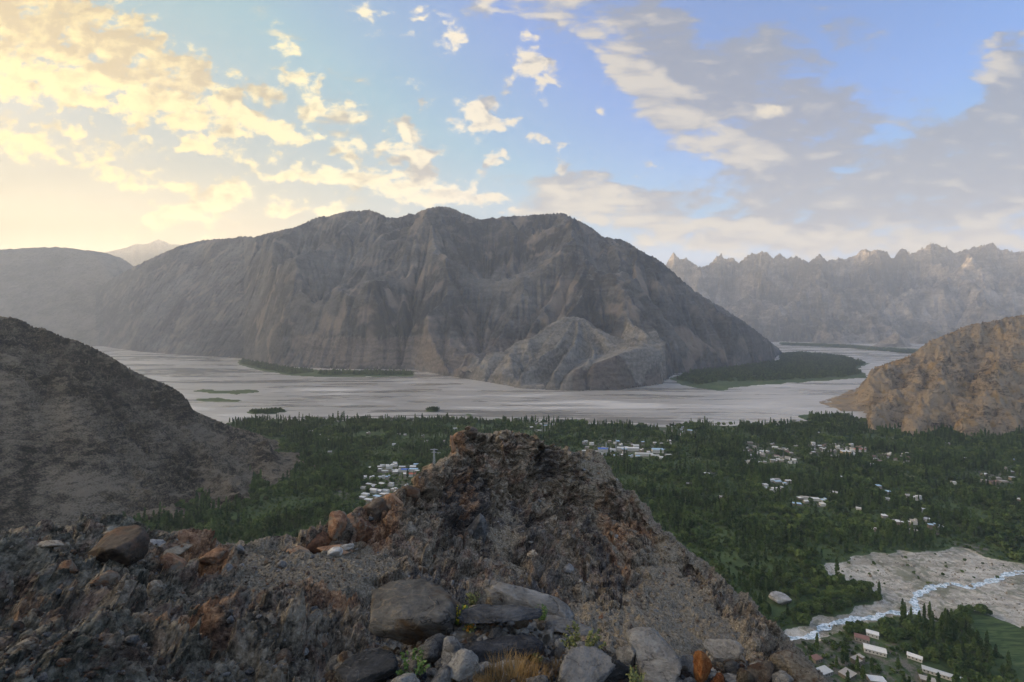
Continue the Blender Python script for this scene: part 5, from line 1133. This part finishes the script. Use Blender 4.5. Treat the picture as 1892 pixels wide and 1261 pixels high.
for (px, py, L, W_, Hh, rf, lb) in [(757, 880, 26, 12, 6, 'red', 'long orange-red roofed building left of the rock knob'), (748, 872, 18, 10, 6, 'blue', 'blue-roofed building next to the orange-red roof'), (764, 871, 20, 10, 6, 'sky', 'light blue roof behind the orange-red roof'), (1114, 835, 26, 16, 9, 'blue', 'blue-roofed hall in the large village behind the knob'), (1215, 836, 30, 16, 9, 'sky', 'light blue domed hall at the right end of the large village'), (1160, 832, 60, 12, 7, 'white', 'long white building in the middle of the large village'), (1190, 842, 46, 12, 6, 'tin', 'long grey-white building at the front of the large village'), (1562, 842, 22, 14, 12, 'white', 'cream yellow block below the cliff of the right hill'), (1588, 834, 30, 10, 6, 'red', 'red-roofed building below the cliff of the right hill')]:
    house(px, py, L, W_, Hh, 'flat', 'yellow' if 'cream' in lb else 'white', rf, -.1, lb, 'large buildings of the villages', near=True, cat='building')
_wb = G(1441, 1116); KEEP.append((_wb[0], _wb[1], 15, _wb[1]))
KP = np.array([(a, b_, c) for a, b_, c, _ in KEEP])
def near_house(X, Y):
    bad = np.zeros(X.shape, bool)
    for a, b_, c in KP:
        k = b_ / 1000.0
        bad |= (np.abs(X - a) < c + 1) & (Y < b_ + c) & (Y > b_ - c - 5 * k)
    return bad

# ---------------------------------------------------------------- plant the valley
def candidates(n, px0, px1, d0, d1):
    D = np.sqrt(rng.uniform(d0 * d0, d1 * d1, n)); px = rng.uniform(px0, px1, n); return (px - CX) / F * D, D
X, Y = candidates(90000, -150, 2150, 420, 2080)
pxq = CX + F * X / Y; pyq = HY + F * HC / Y
vill = inpoly(X + 14 * noise2(X / 50, Y / 50, 5), Y + 20 * noise2(X / 60, Y / 60, 6), VILLAGE)
dens = fbm(X / 130, Y / 130, 4, 401); cl_ = np.zeros(X.shape, bool)
for c in CLEAR: cl_ |= inpoly(X, Y, c)
# cut what the spur hides
crest_py = np.interp(pxq, cr[:, 0], cr[:, 1]); vis = (pyq < crest_py + 60)
spot = np.zeros(X.shape, bool)
ok = vill & ~open_ground(X, Y) & ~near_house(X, Y) & vis & (rng.uniform(0, 1, X.shape) < np.where(cl_, .10, np.clip(.70 + 1.5 * dens, .05, .95)))
X, Y, pxq, pyq, dens = X[ok], Y[ok], pxq[ok], pyq[ok], dens[ok]
kindn = fbm(X / 90, Y / 90, 3, 402) + rng.normal(0, .16, len(X))
kindn += np.where((Y < 760) & (pxq > 1440), .25, 0) + np.where((pxq > 560) & (pxq < 780) & (pyq > 850), .3, 0)
ispop = kindn < .0
# a few hundred nearest in view stand as trees of their own
inview = (pxq > 0) & (pxq < 1892) & (pyq < crest_py[ok] - 4) & (pyq < 1261)
order = np.argsort(np.where(inview, Y, 1e9)); fine = order[:290]; rest = np.ones(len(X), bool); rest[fine] = False
for i in fine:
    kd = rng.integers(0, 3) + (0 if ispop[i] else 3); cm_, tm = fin_m[kd]; s = rng.uniform(.75, 1.15)
    e = empty('poplar_tree' if kd < 3 else 'broadleaf_tree', (X[i], Y[i], -.3), rng.uniform(0, 6.28), s)
    far = 'beyond the stream' if pyq[i] < 1130 and pxq[i] > 1400 else ('in the near hamlet by the stream' if pxq[i] > 1400 else 'in the wood under the left ridge')
    tag(e, ('tall narrow dark green poplar ' if kd < 3 else 'rounded mid green broadleaf tree ') + far, 'tree', ('poplars ' if kd < 3 else 'broadleaf trees ') + far)
    for nm, me in (('crown', cm_), ('trunk', tm)):
        o = bpy.data.objects.new(nm, me); COL.objects.link(o); o.parent = e
Xr, Yr, pr_ = X[rest], Y[rest], ispop[rest]
for nm, sel, protos in (('poplar_wood', pr_, low_p[:4]), ('broadleaf_wood', ~pr_, low_p[4:])):
    n_ = int(sel.sum()); s = rng.uniform(.6, 1.3, n_) * (1 + .35 * fbm(Xr[sel] / 60, Yr[sel] / 60, 3, 430))
    scatter(nm, np.c_[Xr[sel], Yr[sel], np.full(n_, -.4)], np.c_[s, s, s * rng.uniform(.85, 1.2, n_)], np.c_[np.zeros((n_, 2)), rng.uniform(0, 6.28, n_)], protos)
# bushes and hedges fill the floor between
X, Y = candidates(60000, -150, 2150, 420, 1500); pxq = CX + F * X / Y; pyq = HY + F * HC / Y
ok = inpoly(X, Y, VILLAGE) & ~open_ground(X, Y) & ~near_house(X, Y) & (pyq < np.interp(pxq, cr[:, 0], cr[:, 1]) + 40)
edgeb = inpoly(X, Y, STREAM_BED) & (fbm(X / 25, Y / 25, 3, 405) > .28) & (rng.uniform(0, 1, X.shape) < .35)
ok |= edgeb & (np.abs(pxq - 1700) > 0) & (pyq < 1080)
X, Y = X[ok], Y[ok]; s = rng.uniform(.18, .5, len(X))
scatter('undergrowth', np.c_[X, Y, np.full(len(X), -.3)], np.c_[s, s, s * .9], np.c_[np.zeros((len(X), 2)), rng.uniform(0, 6.28, len(X))], low_p[4:])
# far woods: the spit, the strip below the massif, the far bank
def wood(name, poly, n, hs):
    poly = np.array(poly); x = rng.uniform(poly[:, 0].min(), poly[:, 0].max(), n); y = rng.uniform(poly[:, 1].min(), poly[:, 1].max(), n)
    ok = inpoly(x, y, poly) & (fbm(x / 220, y / 220, 3, 410) > -.42); x, y = x[ok], y[ok]; s = rng.uniform(.8, 1.4, len(x)) * hs
    scatter(name, np.c_[x, y, np.full(len(x), -.4)], np.c_[s * 2.3, s * 2.3, s], np.c_[np.zeros((len(x), 2)), rng.uniform(0, 6.28, len(x))], low_p)
wood('spit_wood', Gp([(1250,702),(1275,688),(1320,683),(1440,668),(1446,655),(1475,652),(1520,655),(1560,660),(1588,668),(1600,673),(1575,682),(1595,690),(1560,697),(1440,703),(1340,706),(1290,712)]), 26000, 1.0)
wood('strip_wood', Gp([(448,665),(480,671),(530,681),(600,686),(700,686),(762,689),(762,694),(700,694),(600,694),(540,692),(480,682),(445,672)]), 9000, .95)
wood('far_bank_wood', Gp([(1445,638),(1560,643),(1700,655.5),(1800,662),(1800,659),(1700,652),(1560,640.5),(1445,636.5)]), 12000, 1.5)
for k, c in enumerate(ISLES[:2]): wood('island_scrub', c, 500, .4)

# boulders and cobbles strewn over the gravel bed
x = rng.uniform(150, 1300, 60000); y = rng.uniform(480, 800, 60000); ok = (inpoly(x, y, STREAM_BED) | inpoly(x, y, BED2)) & (fbm(x / 30, y / 30, 3, 420) > -.05); x, y = x[ok][:7000], y[ok][:7000]
s = .55 * np.exp(rng.normal(0, .6, len(x)))
scatter('bed_cobbles', np.c_[x, y, np.full(len(x), -2.1)], np.c_[s, s * .8, s * .8], rng.uniform(-.4, .4, (len(x), 3)) * [1, 1, 12], gp[:2] and [proto_obj('cobble', gp[1].data), proto_obj('cobble', gp[0].data)])
# ---------------------------------------------------------------- pylon, masts, white boulder
m_steel, nt, b = material('galvanised_steel'); nt.put(b.inputs['Base Color'], (.42, .44, .46)); b.inputs['Metallic'].default_value = .3; b.inputs['Roughness'].default_value = .6
def bar(a, c, r):
    a, c = np.array(a, float), np.array(c, float); d = c - a; d /= np.linalg.norm(d); u = np.cross(d, [0, 0, 1.0] if abs(d[2]) < .9 else [1.0, 0, 0]); u /= np.linalg.norm(u); v = np.cross(d, u)
    V = [p + (u * su + v * sv) * r for p in (a, c) for su, sv in ((-1, -1), (1, -1), (1, 1), (-1, 1))]
    return V, [(0, 1, 5, 4), (1, 2, 6, 5), (2, 3, 7, 6), (3, 0, 4, 7), (0, 3, 2, 1), (4, 5, 6, 7)]
def pmesh(name, parts, mat, parent): V, Fq = join(parts); return link(name, mesh_np(name, V, Fq, False), mat, parent)
def lattice(w0, w1, h, n, r):
    pr_ = []; q = lambda z: w0 + (w1 - w0) * z / h; cs_ = [(-1, -1), (1, -1), (1, 1), (-1, 1)]
    for i in range(n):
        z0, z1 = h * i / n, h * (i + 1) / n
        for k in range(4):
            a, c = cs_[k], cs_[(k + 1) % 4]
            pr_.append(bar((a[0] * q(z0), a[1] * q(z0), z0), (c[0] * q(z1), c[1] * q(z1), z1), r * .6)); pr_.append(bar((c[0] * q(z0), c[1] * q(z0), z0), (a[0] * q(z1), a[1] * q(z1), z1), r * .6))
            pr_.append(bar((a[0] * q(z1), a[1] * q(z1), z1), (c[0] * q(z1), c[1] * q(z1), z1), r * .6))
    return pr_
x, y = G(802, 866); hh = 36 / F * y
e = empty('lattice_pylon', (x, y, -.1)); tag(e, 'grey lattice pylon with wide cross-arms standing in the wood left of the rock knob', 'pylon')
for sx, sy in ((-1, -1), (1, -1), (1, 1), (-1, 1)): pmesh('leg', [bar((sx * 3.2, sy * 3.2, 0), (sx * .8, sy * .8, hh), .26)], m_steel, e)
pmesh('bracing', lattice(3.2, .8, hh, 9, .26), m_steel, e)
for z, l in ((hh * .98, 9.0), (hh * .84, 6.0)):
    pmesh('cross_arm', [bar((-l, 0, z), (l, 0, z), .35), bar((-l, 0, z), (0, 0, z + 1.6), .2), (bar((l, 0, z), (0, 0, z + 1.6), .2)), bar((-l, -.6, z - .5), (l, -.6, z - .5), .25)], m_steel, e)
for px, pb, pt, lb in ((1138, 852, 812, 'tall grey radio mast in the middle of the large village'), (1120, 846, 818, 'shorter thin mast left of the tall radio mast')):
    x, y = G(px, pb); h = (pb - pt) / F * y; e = empty('radio_mast', (x, y, -.1)); tag(e, lb, 'mast')
    pmesh('mast_frame', lattice(1.1, .5, h, 16, .2) + [bar((sx * 1.1, sy * 1.1, 0), (sx * .5, sy * .5, h), .2) for sx in (-1, 1) for sy in (-1, 1)], m_steel, e)
    pmesh('antenna', [bar((0, 0, h), (0, 0, h + 4), .15), bar((1, 0, h * .9), (1, 0, h * .9 + 2), .4), bar((-1, 0, h * .8), (-1, 0, h * .8 + 2), .4)], m_steel, e)
x, y = G(1441, 1116); put_rock('big', 'pale', (x, y, 1.0), 34 / F * y, .72, .4, 'huge whitish boulder among the trees above the stream', name='boulder', cat='boulder', sink=.1)

# ---------------------------------------------------------------- plants of the ledge
def plant_mat(name, c0, c1):
    m, nt, b = material(name); n_ = nt.noise(nt.new('ShaderNodeTexCoord').outputs['Object'], 9, 3); nt.put(b.inputs['Base Color'], nt.mix(nt.mr(n_, .3, .7), c0, c1)); b.inputs['Roughness'].default_value = .7; return m
PM = {'green': plant_mat('weed_green', (.045, .09, .025), (.13, .20, .055)), 'olive': plant_mat('weed_olive', (.08, .10, .035), (.20, .21, .085)), 'dry': plant_mat('dry_grass', (.10, .06, .022), (.26, .17, .07)), 'yellow': plant_mat('yellow_leaf', (.30, .26, .02), (.55, .42, .04)), 'orange': plant_mat('orange_leaf', (.45, .18, .02), (.6, .3, .03)), 'stem': plant_mat('stem', (.10, .09, .05), (.2, .17, .1))}
def blades(seed, n, R_, h, wd, lean=.6):
    r_ = np.random.default_rng(seed); V, Fq = [], []
    for i in range(n):
        a = r_.uniform(0, 6.28); q = R_ * r_.uniform(0, 1) ** .5; bx, by = q * math.cos(a), q * math.sin(a); hh_ = h * r_.uniform(.4, 1); da = a + r_.normal(0, .8); ln = lean * hh_ * r_.uniform(.2, 1)
        dx_, dy_ = math.cos(da) * ln, math.sin(da) * ln; nx_, ny_ = -math.sin(da) * wd, math.cos(da) * wd; o_ = len(V)
        for t in (0, .5, 1): w__ = (1 - t * .85); V += [(bx + dx_ * t * t - nx_ * w__, by + dy_ * t * t - ny_ * w__, hh_ * t * (1 - .2 * t)), (bx + dx_ * t * t + nx_ * w__, by + dy_ * t * t + ny_ * w__, hh_ * t * (1 - .2 * t))]
        Fq += [(o_, o_ + 1, o_ + 3, o_ + 2), (o_ + 2, o_ + 3, o_ + 5, o_ + 4)]
    return np.array(V), np.array(Fq)
def leaves(seed, n, R_, h, s):
    def fn(r_, n_):
        k = r_.integers(0, 16, n_); rb = np.random.default_rng(seed); a = rb.uniform(0, 6.28, 16); L_ = rb.uniform(.3, 1, 16); t = r_.uniform(.15, 1, n_)
        p = np.stack([np.cos(a[k]) * R_ * L_[k] * t, np.sin(a[k]) * R_ * L_[k] * t, h * t * (1.2 - .5 * L_[k])], 1) + r_.normal(0, s * .8, (n_, 3)); p[:, 2] = np.maximum(p[:, 2], 0); return p, np.tile([0, 0, .5], (n_, 1))
    return leaf_cloud(seed, n, fn, s, .4)
def plant(px, py, wpx, hpx, kind, mt, label, name, cat, seed, flower=None, n=260):
    p, _ = ledge_at(px, py); k = p[1] / F; R_ = wpx * k / 2; h = hpx * k
    if kind == 'grass':
        V, Fq = blades(seed, n, R_, h, .0016); o = link(name, mesh_np(name, V, Fq, False), PM[mt]); o.location = (p[0], p[1], p[2] - .004); tag(o, label, cat); return
    e = empty(name, (p[0], p[1], p[2] - .004)); tag(e, label, cat)
    V, Fq = leaves(seed, n, R_, h, .0055); link('leaves', mesh_np('leaves', V, Fq, False), PM[mt], e)
    V, Fq = blades(seed + 1, 22, R_ * .2, h, .0016, .9); link('stems', mesh_np('stems', V, Fq, False), PM['stem'], e)
    if flower: V, Fq = leaves(seed + 2, n // 2, R_ * .9, h * 1.02, .005); link('coloured_leaves', mesh_np('coloured_leaves', V, Fq, False), PM[flower], e)
plant(1075, 1206, 105, 52, 'bush', 'olive', 'olive green low shrub behind the cracked grey boulder', 'shrub', 'shrub', 701, n=1100)
plant(1000, 1152, 34, 38, 'bush', 'green', 'small green weed rising in front of the pale tilted slab', 'weed', 'plant', 705, n=200)
plant(850, 1162, 50, 34, 'bush', 'green', 'weed with yellow leaves at the back left of the ledge', 'weed', 'plant', 709, flower='yellow', n=340)
plant(868, 1178, 26, 18, 'bush', 'olive', 'little weed with orange leaves in front of the yellow-leaved weed', 'weed', 'plant', 713, flower='orange', n=160)
plant(874, 1118, 30, 30, 'bush', 'olive', 'yellow-green weed against the left end of the pale tilted slab', 'weed', 'plant', 717, n=240)
plant(760, 1258, 95, 48, 'bush', 'green', 'green weed patch between the dark grey boulder and the square block', 'weed', 'plant', 721, n=620)
plant(948, 1272, 120, 50, 'grass', 'dry', 'reddish brown dry grass tuft in front of the lower slate slab', 'grass_tuft', 'grass tuft', 725, n=900)
plant(880, 1280, 50, 30, 'grass', 'dry', 'small dry grass tuft left of the reddish brown one', 'grass_tuft', 'grass tuft', 729, n=260)
plant(1175, 1282, 50, 45, 'bush', 'olive', 'olive weed at the bottom edge right of the cracked boulder', 'weed', 'plant', 733, n=300)
plant(990, 1212, 34, 26, 'bush', 'olive', 'small olive weed at the right end of the slate slabs', 'weed', 'plant', 737, n=220)
plant(1040, 1238, 70, 20, 'grass', 'dry', 'thin brown grass between the slate slabs and the cracked boulder', 'grass_tuft', 'grass tuft', 741, n=240)
SC.cycles.use_denoising = True
# ---------------------------------------------------------------- air
V = [(x, y, z) for z in (-12, 3500) for y in (-7000, 24000) for x in (-22000, 22000)]
me = bpy.data.meshes.new('haze'); me.from_pydata([tuple(v) for v in V], [], [(0, 2, 3, 1), (4, 5, 7, 6), (0, 1, 5, 4), (2, 6, 7, 3), (0, 4, 6, 2), (1, 3, 7, 5)])
hm = bpy.data.materials.new('haze'); hm.use_nodes = True; t = hm.node_tree; t.nodes.clear()
out = t.nodes.new('ShaderNodeOutputMaterial'); pv = t.nodes.new('ShaderNodeVolumePrincipled')
pv.inputs['Color'].default_value = (.82, .88, .96, 1); pv.inputs['Density'].default_value = HAZE; pv.inputs['Anisotropy'].default_value = 0.25
t.links.new(pv.outputs[0], out.inputs['Volume'])
ho = link('haze', me, hm); ho['kind'] = 'stuff'
SC.cycles.volume_bounces = 1; SC.cycles.max_bounces = 6; SC.cycles.diffuse_bounces = 3
